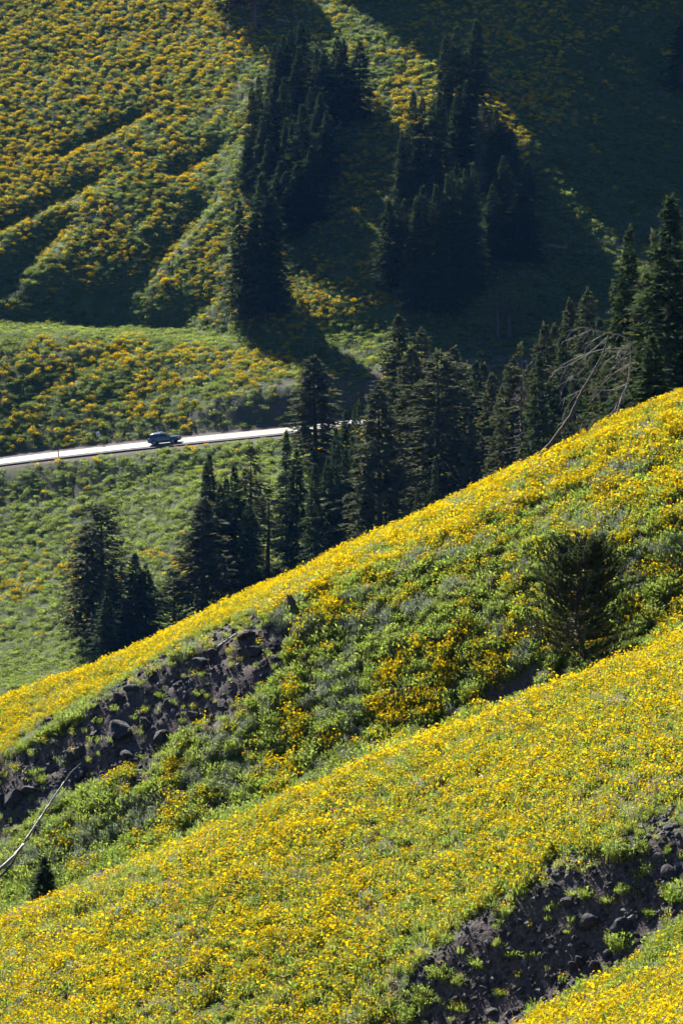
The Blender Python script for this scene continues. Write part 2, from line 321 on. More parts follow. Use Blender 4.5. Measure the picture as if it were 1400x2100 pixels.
# ------------------------------------------------------------------ mesh helpers
class MB:
    def __init__(s): s.v = []; s.f = []; s.n = 0
    def add(s, v, f):
        v = np.asarray(v, float).reshape(-1, 3); s.v.append(v); s.f.extend([tuple(int(i) + s.n for i in q) for q in f]); s.n += len(v)
    def quads(s, v):                       # v [n,4,3]
        n = len(v); idx = np.arange(n * 4).reshape(n, 4) + s.n; s.v.append(v.reshape(-1, 3)); s.f.extend(map(tuple, idx.tolist())); s.n += n * 4
    def tris(s, v):
        n = len(v); idx = np.arange(n * 3).reshape(n, 3) + s.n; s.v.append(v.reshape(-1, 3)); s.f.extend(map(tuple, idx.tolist())); s.n += n * 3
    def box(s, c, d, R=None):
        c = np.array(c, float); d = np.array(d, float) / 2
        v = np.array([(-1, -1, -1), (1, -1, -1), (1, 1, -1), (-1, 1, -1), (-1, -1, 1), (1, -1, 1), (1, 1, 1), (-1, 1, 1)]) * d
        if R is not None: v = v @ np.array(R).T
        s.add(v + c, [(0, 3, 2, 1), (4, 5, 6, 7), (0, 1, 5, 4), (1, 2, 6, 5), (2, 3, 7, 6), (3, 0, 4, 7)])
    def tube(s, pts, rad, seg=6, cap=True):
        pts = np.asarray(pts, float); rad = np.broadcast_to(np.asarray(rad, float), (len(pts),))
        t = np.gradient(pts, axis=0); t /= np.linalg.norm(t, axis=1)[:, None] + 1e-9
        ref = np.array([0.31, 0.83, 0.46]); a = np.cross(t, ref); a /= np.linalg.norm(a, axis=1)[:, None] + 1e-9; bb = np.cross(t, a)
        th = np.arange(seg) * 2 * math.pi / seg
        ring = pts[:, None] + rad[:, None, None] * (np.cos(th)[None, :, None] * a[:, None] + np.sin(th)[None, :, None] * bb[:, None])
        f = []
        for i in range(len(pts) - 1):
            for k in range(seg):
                k2 = (k + 1) % seg; f.append((i * seg + k, i * seg + k2, (i + 1) * seg + k2, (i + 1) * seg + k))
        if cap: f.append(tuple(range(seg - 1, -1, -1))); f.append(tuple((len(pts) - 1) * seg + k for k in range(seg)))
        s.add(ring, f)
    def mesh(s, name, mats, smooth=False, midx=None):
        me = bpy.data.meshes.new(name); me.from_pydata(np.concatenate(s.v).tolist() if s.v else [], [], s.f)
        for m in (mats if isinstance(mats, (list, tuple)) else [mats]): me.materials.append(m)
        if midx is not None: me.polygons.foreach_set('material_index', np.asarray(midx, np.int32))
        if smooth: me.polygons.foreach_set('use_smooth', np.ones(len(me.polygons), bool))
        me.update(); return me
def ob(name, me, parent=None, loc=None):
    o = bpy.data.objects.new(name, me); COL.objects.link(o)
    if parent is not None: o.parent = parent
    if loc is not None: o.location = loc
    return o
def tag(o, label=None, cat=None, group=None, kind=None):
    if label: o['label'] = label
    if cat: o['category'] = cat
    if group: o['group'] = group
    if kind: o['kind'] = kind
    return o
def empty(name, loc, label, cat, group=None):
    o = bpy.data.objects.new(name, None); COL.objects.link(o); o.location = loc; o.empty_display_size = 0.5
    return tag(o, label, cat, group)

# ------------------------------------------------------------------ ground sheet
nu, nr = Zt.shape
verts = np.stack([GX, GY, Zt], -1).reshape(-1, 3)
ii, jj = np.meshgrid(np.arange(nu - 1), np.arange(nr - 1), indexing='ij'); q = ii * nr + jj
faces = np.stack([q, q + nr, q + nr + 1, q + 1], -1).reshape(-1, 4)
me = bpy.data.meshes.new('ground'); me.vertices.add(len(verts)); me.vertices.foreach_set('co', verts.ravel())
me.loops.add(faces.size); me.loops.foreach_set('vertex_index', faces.ravel().astype(np.int32))
me.polygons.add(len(faces)); me.polygons.foreach_set('loop_start', np.arange(0, faces.size, 4, dtype=np.int32)); me.polygons.foreach_set('loop_total', np.full(len(faces), 4, np.int32))
me.update(calc_edges=True); me.polygons.foreach_set('use_smooth', np.ones(len(faces), bool))
a_ = me.attributes.new('bare', 'FLOAT', 'POINT'); a_.data.foreach_set('value', BARE.ravel().astype(np.float32))
me.materials.append(M_['hill']); g_ = ob('ground', me); tag(g_, kind='structure')

# ------------------------------------------------------------------ road: asphalt strip with painted edges
us = np.arange(-600, 2101, 5.0)
rr = np.interp(us, UG, road_r); rr = np.where(us < -200, 420.5 + (-200 - us) * 0.0225, rr); rr = np.where(us > 1600, 387 - (us - 1600) * 0.0165, rr)
ta = (us - 700) / (FPX * cP); ca = 1 / np.sqrt(1 + ta**2)
cx, cy = ta * ca * rr, ca * rr; cz = lookup(Zt, cx, cy)
k = np.exp(-0.5 * (np.arange(-32, 33) / 16.0) ** 2); k /= k.sum(); 
czs = np.convolve(np.concatenate([cz[:1] + (cz[1] - cz[0]) * np.arange(-32, 0), cz, cz[-1:] + (cz[-1] - cz[-2]) * np.arange(1, 33)]), k, 'valid')
RC = np.stack([cx, cy, czs], -1); RT = np.gradient(RC, axis=0); RT /= np.linalg.norm(RT, axis=1)[:, None]
RN = np.stack([-RT[:, 1], RT[:, 0], np.zeros(len(RT))], -1); RN /= np.linalg.norm(RN, axis=1)[:, None]       # points away from the camera
def strip(name, a, b, dz, mt, parent=None, th=0.0):
    mb = MB(); n = len(RC); lo = RC + RN * a; hi = RC + RN * b
    v = np.concatenate([lo, hi]); v[:, 2] += dz; f = [(i, i + 1, n + i + 1, n + i) for i in range(n - 1)]
    if th:
        v = np.concatenate([v, v - np.array([0, 0, th])]); f += [(2 * n + i, 2 * n + i + 1, i + 1, i) for i in range(n - 1)] + [(n + i, n + i + 1, 3 * n + i + 1, 3 * n + i) for i in range(n - 1)]
    mb.add(v, f); return ob(name, mb.mesh(name, mt), parent)
M_['asphalt'] = plain('worn_asphalt', (0.100, 0.098, 0.100), 0.65, var=0.25, scale=0.8, bump=0.05, spec=0.3)
M_['gravel'] = plain('road_gravel', (0.085, 0.076, 0.078), 0.95, var=0.4, scale=5.0, bump=0.5)
M_['paint'] = plain('road_paint', (0.70, 0.70, 0.68), 0.6); M_['ypaint'] = plain('yellow_road_paint', (0.65, 0.42, 0.05), 0.6)
sh = strip('road_shoulder', -4.2, 3.9, 0.10, M_['gravel'], th=0.22); tag(sh, kind='structure')
road = strip('road', -3.0, 3.0, 0.16, M_['asphalt'], th=0.1); tag(road, kind='structure')
strip('edge_line', -2.85, -2.73, 0.165, M_['paint'], road); strip('edge_line', 2.73, 2.85, 0.165, M_['paint'], road)
strip('centre_line', -0.18, -0.06, 0.165, M_['ypaint'], road); strip('centre_line', 0.06, 0.18, 0.165, M_['ypaint'], road)
def road_z(x, y):
    i = int(np.argmin((RC[:, 0] - x) ** 2)); return RC[i, 2] + 0.165

# ------------------------------------------------------------------ vegetation pieces (instanced by the meadow objects)
def unit(v): return v / (np.linalg.norm(v, axis=-1, keepdims=True) + 1e-9)
class Veg:
    """collects leaf triangles with a material slot each"""
    def __init__(s, seed): s.T = []; s.Mi = []; s.g = np.random.default_rng(seed)
    def tri(s, t, mi): s.T.append(t.reshape(-1, 3, 3)); s.Mi += [mi] * len(t.reshape(-1, 3, 3))
    def blades(s, n, spread, h, w, lean, mi):
        g = s.g; a = g.random(n) * 6.283; rr = spread * np.sqrt(g.random(n)); base = np.stack([rr * np.cos(a), rr * np.sin(a), np.full(n, -0.05)], -1)
        b = a + g.normal(0, 0.8, n); ln = lean * g.random(n); hh = h * (0.6 + 0.5 * g.random(n))
        dirh = np.stack([np.cos(b), np.sin(b), np.zeros(n)], -1); side = np.stack([-np.sin(b), np.cos(b), np.zeros(n)], -1) * (w * (0.7 + 0.6 * g.random(n)) / 2)[:, None]
        mid = base + dirh * (hh * ln * 0.35)[:, None] + np.array([0, 0, 1]) * (hh * 0.6)[:, None]
        tip = base + dirh * (hh * ln)[:, None] + np.array([0, 0, 1]) * (hh * (1 - 0.3 * ln))[:, None]
        s.tri(np.stack([base - side, base + side, mid + side], 1), mi); s.tri(np.stack([base - side, mid + side, mid - side], 1), mi); s.tri(np.stack([mid - side, mid + side, tip], 1), mi)
    def leaves(s, n, spread, zr, ln, w, mi, up=0.6, flat=1.0):
        g = s.g; a = g.random(n) * 6.283; rr = spread * np.sqrt(g.random(n)); z = zr[0] + (zr[1] - zr[0]) * g.random(n) * np.sqrt(np.clip(1 - (rr / (spread * 1.15)) ** 2, 0.05, 1))
        base = np.stack([rr * np.cos(a), rr * np.sin(a), z], -1)
        b = a + g.normal(0, 0.7, n); e = up * (0.4 + 0.9 * g.random(n)); d = np.stack([np.cos(b) * np.cos(e), np.sin(b) * np.cos(e), np.sin(e)], -1)
        sd = unit(np.cross(d, np.array([0, 0, 1.0])) + g.normal(0, 0.35, (n, 3))); L_ = ln * (0.6 + 0.7 * g.random(n)); w_ = w * (0.6 + 0.7 * g.random(n)) / 2
        mid = base + d * (L_ * 0.45)[:, None]; tip = base + d * L_[:, None] - np.array([0, 0, 1]) * (0.15 * L_)[:, None]
        s.tri(np.stack([base, mid - sd * w_[:, None], tip], 1), mi); s.tri(np.stack([base, tip, mid + sd * w_[:, None]], 1), mi)
    def heads(s, n, spread, zr, rad, mi, mc=None, seg=7, dome=True):
        g = s.g; a = g.random(n) * 6.283; rr = spread * np.sqrt(g.random(n)); z = zr[0] + (zr[1] - zr[0]) * g.random(n)
        if dome: z = z * np.sqrt(np.clip(1 - 0.45 * (rr / spread) ** 2, 0.1, 1))
        c = np.stack([rr * np.cos(a), rr * np.sin(a), z], -1)
        # heads face up, out of the clump and a bit towards the light
        nrm = unit(np.stack([np.cos(a) * 0.5 * rr / spread, np.sin(a) * 0.5 * rr / spread, np.full(n, 0.75)], -1) + g.normal(0, 0.38, (n, 3)))
        t1 = unit(np.cross(nrm, g.normal(0, 1, (n, 3)))); t2 = np.cross(nrm, t1); R = rad * (0.75 + 0.5 * g.random(n))
        th = np.arange(seg) * 6.283 / seg
        ring = c[:, None] + R[:, None, None] * (np.cos(th)[None, :, None] * t1[:, None] + np.sin(th)[None, :, None] * t2[:, None]) * (1 + 0.15 * g.normal(0, 1, (n, seg, 1))) + nrm[:, None] * (0.22 * R)[:, None, None]
        for k in range(seg): s.tri(np.stack([c, ring[:, k], ring[:, (k + 1) % seg]], 1), mi)
        if mc is not None:
            for k in range(4):
                f = lambda q: c + 0.3 * R[:, None] * (math.cos(q) * t1 + math.sin(q) * t2) + nrm * (0.12 * R)[:, None]
                s.tri(np.stack([c + nrm * (0.3 * R)[:, None], f(k * 1.571), f(k * 1.571 + 1.571)], 1), mc)
        return c
    def stems(s, c, w, mi):
        b = c * np.array([0.35, 0.35, 0]); sd = unit(np.cross(c - b, s.g.normal(0, 1, c.shape))) * w / 2
        s.tri(np.stack([b - sd, b + sd, c], 1), mi)
    def mesh(s, name, mats):
        T = np.concatenate(s.T); mb = MB(); mb.tris(T); return mb.mesh(name, mats, midx=s.Mi)
PROTO = {}
def proto(key, fn, n, mats, seed):
    lst = []
    for k in range(n):
        v = Veg(seed + k); fn(v, k); me = v.mesh(key, mats); o = bpy.data.objects.new(f'{key}_{k}', me); lst.append(o)
    PROTO[key] = lst
def f_grass(v, k): v.blades(34, 0.20, 0.36, 0.022, 0.8, 0); v.leaves(10, 0.2, (0.05, 0.2), 0.14, 0.05, 1)
def f_leafy(v, k): v.leaves(60, 0.24, (0.02, 0.30), 0.17, 0.050, 1, up=0.9); v.blades(24, 0.22, 0.38, 0.018, 0.7, 0)
def f_flower(v, k):
    v.leaves(34, 0.22, (0.02, 0.26), 0.19, 0.06, 1, up=0.9); v.blades(12, 0.2, 0.3, 0.018, 0.7, 0)
    c = v.heads(12 + 4 * k, 0.32, (0.30, 0.54), 0.038, 2, 3, 6); v.stems(c, 0.014, 0)
def f_sparse(v, k):
    v.blades(24, 0.2, 0.34, 0.02, 0.8, 0); v.leaves(6, 0.2, (0.05, 0.2), 0.2, 0.07, 1)
    c = v.heads(6 + 2 * k, 0.28, (0.22, 0.46), 0.036, 2, 3, 6); v.stems(c, 0.014, 0)
def f_sage(v, k): v.leaves(110, 0.26, (0.04, 0.42), 0.10, 0.026, 0, up=1.1); v.blades(14, 0.22, 0.5, 0.016, 0.5, 0)
def f_dry(v, k): v.blades(16, 0.2, 0.45, 0.014, 0.7, 0); c = v.heads(5, 0.25, (0.35, 0.5), 0.03, 1, None, 5); 
def f_bush(v, k): v.leaves(150, 0.42, (0.05, 0.62), 0.15, 0.06, 1, up=0.9); v.blades(30, 0.38, 0.6, 0.025, 0.5, 0)
def f_red(v, k): v.leaves(20, 0.15, (0.02, 0.2), 0.15, 0.04, 0); c = v.heads(16, 0.16, (0.25, 0.42), 0.05, 1, None, 5); v.stems(c, 0.012, 0)
NM = [M_['grass'], M_['leaf'], M_['petal'], M_['disc']]
proto('a_grass', f_grass, 3, NM, 100); proto('b_leafy', f_leafy, 3, NM, 110); proto('c_flower', f_flower, 4, NM, 120)
proto('d_sparse', f_sparse, 4, NM, 130); proto('e_sage', f_sage, 3, [M_['sage']], 140); proto('f_dry', f_dry, 2, [M_['dry'], M_['pinkp']], 150)
proto('g_bush', f_bush, 3, NM, 160); proto('h_red', f_red, 1, [M_['leaf'], M_['redp']], 170)
def F_green(v, k): v.leaves(70, 0.42, (0.02, 0.42), 0.22, 0.085, 0, up=0.8)
def F_low(v, k): v.leaves(40, 0.5, (0.0, 0.16), 0.24, 0.09, 0, up=0.7)
def F_flower(v, k): v.leaves(44, 0.42, (0.02, 0.36), 0.22, 0.085, 0, up=0.8); v.heads(16 + 7 * k, 0.42, (0.34, 0.60), 0.066, 1, None, 5)
def F_sage(v, k): v.leaves(50, 0.42, (0.02, 0.45), 0.22, 0.07, 0, up=1.0)
FM = [M_['fleaf'], M_['fpetal']]
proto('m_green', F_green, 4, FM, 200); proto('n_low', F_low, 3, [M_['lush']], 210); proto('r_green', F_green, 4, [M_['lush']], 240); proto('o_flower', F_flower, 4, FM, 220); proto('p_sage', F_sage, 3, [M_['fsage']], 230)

def scatter(name, label, cat, keys, pts, scl, idx, tilt=None):
    """one meadow object: points carrying rotation, scale and piece number, pieces set on them by geometry nodes"""
    n = len(pts); coll = bpy.data.collections.new(name + '_pieces'); allp = []
    for kk in keys:
        for o in PROTO[kk]:
            c = o.copy(); c.name = f'{len(allp):02d}_{name}_{o.name}'; coll.objects.link(c); allp.append(c)
    me = bpy.data.meshes.new(name); me.vertices.add(n); me.vertices.foreach_set('co', np.asarray(pts, np.float32).ravel())
    rot = np.zeros((n, 3), np.float32); rot[:, 2] = rng.random(n) * 6.283; rot[:, 0] = rng.normal(0, 0.14, n); rot[:, 1] = rng.normal(0, 0.14, n)
    sc = np.asarray(scl, np.float32); sc3 = np.stack([sc, sc, sc * (0.8 + 0.4 * rng.random(n))], -1).astype(np.float32)
    a = me.attributes.new('rot', 'FLOAT_VECTOR', 'POINT'); a.data.foreach_set('vector', rot.ravel())
    a = me.attributes.new('scl', 'FLOAT_VECTOR', 'POINT'); a.data.foreach_set('vector', sc3.ravel())
    a = me.attributes.new('idx', 'INT', 'POINT'); a.data.foreach_set('value', np.asarray(idx, np.int32))
    o = ob(name, me); tag(o, label, cat, kind='stuff')
    ng = bpy.data.node_groups.new(name, 'GeometryNodeTree')
    ng.interface.new_socket('Geometry', in_out='INPUT', socket_type='NodeSocketGeometry'); ng.interface.new_socket('Geometry', in_out='OUTPUT', socket_type='NodeSocketGeometry')
    N = ng.nodes; gi = N.new('NodeGroupInput'); go = N.new('NodeGroupOutput'); iop = N.new('GeometryNodeInstanceOnPoints'); ci = N.new('GeometryNodeCollectionInfo')
    ci.inputs['Collection'].default_value = coll; ci.inputs['Separate Children'].default_value = True; ci.inputs['Reset Children'].default_value = True
    def attr(nm, t):
        x = N.new('GeometryNodeInputNamedAttribute'); x.data_type = t; x.inputs[0].default_value = nm; return x.outputs[0]
    Lk = ng.links.new
    Lk(gi.outputs[0], iop.inputs['Points']); Lk(ci.outputs[0], iop.inputs['Instance']); iop.inputs['Pick Instance'].default_value = True
    Lk(attr('idx', 'INT'), iop.inputs['Instance Index']); Lk(attr('scl', 'FLOAT_VECTOR'), iop.inputs['Scale'])
    e2r = N.new('FunctionNodeEulerToRotation'); Lk(attr('rot', 'FLOAT_VECTOR'), e2r.inputs[0]); Lk(e2r.outputs[0], iop.inputs['Rotation'])
    Lk(iop.outputs[0], go.inputs[0])
    md = o.modifiers.new('pieces', 'NODES'); md.node_group = ng
    return o
def starts(keys):
    s = {}; t = 0
    for k in keys: s[k] = (t, len(PROTO[k])); t += len(PROTO[k])
    return s
# flower cover by place: (photo column, photo row, cover)
FAR_F = [(50,50,.7),(200,80,.75),(350,60,.9),(460,100,.9),(100,180,.5),(300,180,.8),(420,200,.4),(500,170,.2),(60,300,.95),(200,260,.8),(330,300,.5),(430,260,.35),(480,330,.3),(30,430,.95),(150,350,.9),(250,420,.5),(340,310,.8),(350,430,.75),(450,430,.3),(500,420,.8),(60,580,.4),(150,560,.75),(250,500,.7),(330,480,.6),(280,570,.3),(350,600,.35),(400,560,.3),(450,600,.6),(480,660,.4),(20,670,0),(200,665,.03),(350,685,.1),(480,690,.05),(50,750,.4),(150,760,.45),(250,740,.75),(400,730,.6),(520,750,.75),(100,830,.6),(250,830,.45),(350,820,.4),(150,880,.5),(50,890,.4),
 (770,130,.08),(780,200,.25),(820,210,.9),(860,180,.7),(640,600,.8),(610,560,.3),(700,700,.1),(720,740,.5),(1050,130,.5),(1080,200,.9),(1050,250,.8),(1120,220,.8),(950,300,.3),(1250,150,.25),(1300,300,.15),(1250,400,.05),(1200,550,.02),(1150,350,.1),(900,680,.03),(1100,680,.0),(700,540,.5),(740,360,.6),
 (100,1000,.06),(300,960,.08),(500,940,.15),(200,1080,.05),(350,1080,.12),(300,1060,.1),(60,1190,.35),(130,1170,.5),(330,1120,.3),(370,1100,.25),(60,1280,.05),(100,1380,0),(600,1050,.05),(250,1250,.05)]
MID_F = [(900,1150,.35),(750,1200,.5),(850,1100,.8),(1000,1050,.7),(1100,980,.8),(1300,880,.85),(1390,850,.9),(1380,1000,.6),(1250,1000,.4),(1100,1100,.15),(980,1200,.1),(900,1250,.1),(800,1300,.04),(700,1350,.02),(650,1300,.1),(600,1450,.08),(1000,1250,.3),(1060,1250,.5),(1000,1330,.5),(900,1350,.4),(830,1400,.4),(900,1420,.6),(800,1480,.6),(750,1530,.4),(640,1500,.3),(560,1550,.5),(500,1580,.3),(680,1250,.6),(640,1230,.4),(500,1360,.4),(1300,1150,.5),(1380,1250,.5),(1350,1180,.5),(400,1650,.22),(300,1650,.2),(300,1700,.25),(200,1650,.03),(100,1700,.02),(150,1750,.15),(60,1800,0),(50,1620,.05),(700,1430,.05),(450,1580,.05),(300,1780,.2)]
FRONT_F = [(100,1900,.55),(100,2000,.9),(400,1850,.8),(700,1700,.9),(1000,1550,.95),(1300,1400,.95),(1350,1550,.75),(1200,1700,.7),(1300,1690,.4),(900,1800,.75),(600,1950,.8),(750,2000,.4),(850,1930,.4),(500,2080,.4),(300,2050,.6),(200,2090,.8),(600,2080,.3),(150,1880,.3),(300,1810,.4),(1350,2060,.9),(1250,2080,.9),(1100,1650,.8),(500,1780,.75)]
def idw(tab, px, py):
    t = np.array(tab, float); d2 = (px[:, None] - t[None, :, 0]) ** 2 + (py[:, None] - t[None, :, 1]) ** 2 + 200.0
    w = d2 ** -1.7; return (w * t[None, :, 2]).sum(1) / w.sum(1)
crest_py = lambda px: np.interp(px, [a for a, b in mc], [b for a, b in mc])
outtop = lambda px: np.interp(px, [-200, 0, 230, 460, 640, 700, 1000, 1400], [1640, 1560, 1420, 1295, 1215, 1170, 1010, 830])
def sample(n, u0, u1, r0, r1):
    u = u0 + (u1 - u0) * rng.random(n); r = np.sqrt(r0 * r0 + (r1 * r1 - r0 * r0) * rng.random(n))
    ta = (u - 700) / (FPX * cP); ca = 1 / np.sqrt(1 + ta * ta); x, y = ta * ca * r, ca * r; z = ground(x, y)
    px, py = proj(x, y, z); return x, y, z, r, px, py, lookup(BARE, x, y)
def pick(st, keys, prob, n):
    """piece number from per-point probabilities for each key"""
    c = np.cumsum(np.stack(prob, -1), -1); c /= c[:, -1:]; q = rng.random(n)[:, None]; kk = (q > c).sum(1)
    s0 = np.array([st[k][0] for k in keys])[kk]; sn = np.array([st[k][1] for k in keys])[kk]
    return s0 + (rng.random(n) * sn).astype(int), kk
NK = ['a_grass', 'b_leafy', 'c_flower', 'd_sparse', 'e_sage', 'f_dry', 'g_bush']
def near_meadow(name, label, n, u0, u1, r0, r1, tab, front):
    x, y, z, r, px, py, ba = sample(n, u0, u1, r0, r1)
    fl = idw(tab, px, py); pn = fbm(x, y, 3.0, 3, 51); pn2 = fbm(x, y, 1.1, 2, 52)
    if not front:
        cb = np.clip((outtop(px) - py) / 25, 0, 1); fl = np.maximum(fl, 0.97 * cb)
        fl = np.where(cb > 0.5, fl, np.clip((fl + (0.7 * pn2 + 0.25 * pn) * (fl > 0.05) - 0.5) * 2.2 + 0.45, 0, 1))
    else:
        fl = np.clip(fl - 0.06 + 0.42 * pn + 0.36 * pn2, 0.03, 1)
    keep = rng.random(n) > np.clip(ba * 1.1, 0, 0.82 if not front else 0.88)
    keep &= rng.random(n) < np.where(ba > 0.3, 0.55, 1)
    if not front: keep &= (fbm(x, y, 0.9, 2, 57) > -0.18) | (outtop(px) > py) | (rng.random(n) < 0.25)
    sg = np.clip(fbm(x, y, 2.4, 3, 53) * 1.6 + (-0.15 if front else 0.10), 0, 1)
    if front:
        pr = [0.95 + 0 * fl, 0.25 + 0 * fl, fl * 0.9, fl * 3.2, 0.35 * sg, 0.16 + 0.22 * sg, 0.0 * fl]
    else:
        fcp = np.interp(px, [a for a, b in fc], [b for a, b in fc]); fl = fl * np.clip((fcp - 15 - py) / 50, 0.45, 1)
        gul = np.maximum(np.clip((py - (crest_py(px) + 230)) / 80, 0, 1) * (1 - fl), 0.5 * np.clip((py - fcp + 70) / 50, 0, 1))
        pr = [0.55 + 0 * fl, 0.55 + 0 * fl, fl * 1.6, fl * 1.0, 1.7 * sg * (1 - 0.6 * fl), 0.14 + 0 * fl, 0.14 * gul]
    idx, kk = pick(starts(NK), NK, pr, n)
    sc = (0.75 + 0.5 * rng.random(n)) * np.where(ba > 0.3, 0.45 + 0.3 * rng.random(n), 1.0) * (1 + 0.25 * np.clip(pn, -1, 1))
    if front: sc *= 0.8
    else: sc *= np.where((kk == 2) | (kk == 1), 0.92, 0.84) * np.where(outtop(px) > py, 0.72, 1)
    pts = np.stack([x, y, z], -1)[keep]
    return scatter(name, label, 'wildflowers', NK, pts, sc[keep], idx[keep])
near_meadow('front_meadow', 'dense yellow wildflowers and grass covering the nearest sunlit slope', 31000, -140, 1540, 47, 90.5, FRONT_F, True)
near_meadow('ridge_meadow', 'yellow wildflower clumps and green herbs on the middle ridge', 60000, -140, 1540, 90.5, 121, MID_F, False)
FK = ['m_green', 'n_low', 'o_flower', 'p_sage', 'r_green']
def far_meadow(name, label, n, u0, u1, r0, r1):
    x, y, z, r, px, py, ba = sample(n, u0, u1, r0, r1)
    fl = idw(FAR_F, px, py); pn = fbm(x, y, 16, 3, 61); pn2 = fbm(x, y, 4.5, 2, 62)
    fl = np.clip((fl + (0.3 * pn + 0.45 * pn2) * (fl > 0.04) - 0.5) * 1.6 + 0.33, 0, 1)
    off = r - np.interp(az_u(x, y), UG, road_r)
    keep = (np.abs(off) > 5.6) & (rng.random(n) > np.clip(ba * 1.2, 0, 0.96))
    below = off < 0
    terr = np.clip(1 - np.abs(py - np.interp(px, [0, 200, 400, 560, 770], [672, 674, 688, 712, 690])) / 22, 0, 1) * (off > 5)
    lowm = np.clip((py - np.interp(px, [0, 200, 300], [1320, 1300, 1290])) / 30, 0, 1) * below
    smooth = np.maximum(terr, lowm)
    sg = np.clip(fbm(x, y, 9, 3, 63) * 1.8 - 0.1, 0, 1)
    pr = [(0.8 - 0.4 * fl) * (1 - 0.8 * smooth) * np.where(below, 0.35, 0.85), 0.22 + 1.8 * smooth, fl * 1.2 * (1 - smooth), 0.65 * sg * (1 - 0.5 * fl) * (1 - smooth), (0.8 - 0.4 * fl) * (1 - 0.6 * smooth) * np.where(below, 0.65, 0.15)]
    idx, kk = pick(starts(FK), FK, pr, n)
    clump = fbm(x, y, 1.7, 2, 64)
    keep &= (clump > np.where(below, -0.15, -0.3)) | (smooth > 0.5) | (rng.random(n) < 0.35)
    sc = (0.7 + 0.6 * rng.random(n)) * (1 + 0.4 * clump) * np.where(below, 0.9, 1.0)
    pts = np.stack([x, y, z], -1)[keep]
    return scatter(name, label, 'wildflowers', FK, pts, sc[keep], idx[keep])
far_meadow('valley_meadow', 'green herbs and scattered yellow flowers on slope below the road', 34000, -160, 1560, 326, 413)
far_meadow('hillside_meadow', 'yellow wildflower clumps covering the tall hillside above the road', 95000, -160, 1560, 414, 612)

# ------------------------------------------------------------------ conifers
def trunk_mesh(name, h, r0, seed, bend=0.0, stubs=0, m='bark', seg=8):
    g = np.random.default_rng(seed); mb = MB(); t = np.linspace(0, 1, 14)
    pts = np.stack([bend * h * t**2 + 0.01 * h * np.cumsum(g.normal(0, .12, 14)), 0.008 * h * np.cumsum(g.normal(0, .12, 14)), -0.6 + (h + 0.6) * t], -1)
    mb.tube(pts, r0 * (1.25 - 0.25 * np.minimum(1, t * 8)) * (1 - t) ** 0.85 + 0.012, seg)
    for _ in range(stubs):
        zz = g.uniform(0.04, 0.8); a = g.uniform(0, 6.283); L_ = h * g.uniform(0.03, 0.085) * (1.1 - 0.6 * zz); p = np.array([np.interp(zz, t, pts[:, 0]), np.interp(zz, t, pts[:, 1]), h * zz])
        k = np.linspace(0, 1, 4)[:, None]; d = np.array([math.cos(a), math.sin(a), g.uniform(-0.25, 0.1)])
        mb.tube(p + d * L_ * k + np.array([0, 0, -0.12 * L_]) * k**2, np.linspace(0.035, 0.008, 4), 4, False)
    return mb.mesh(name, M_[m], True), pts, t
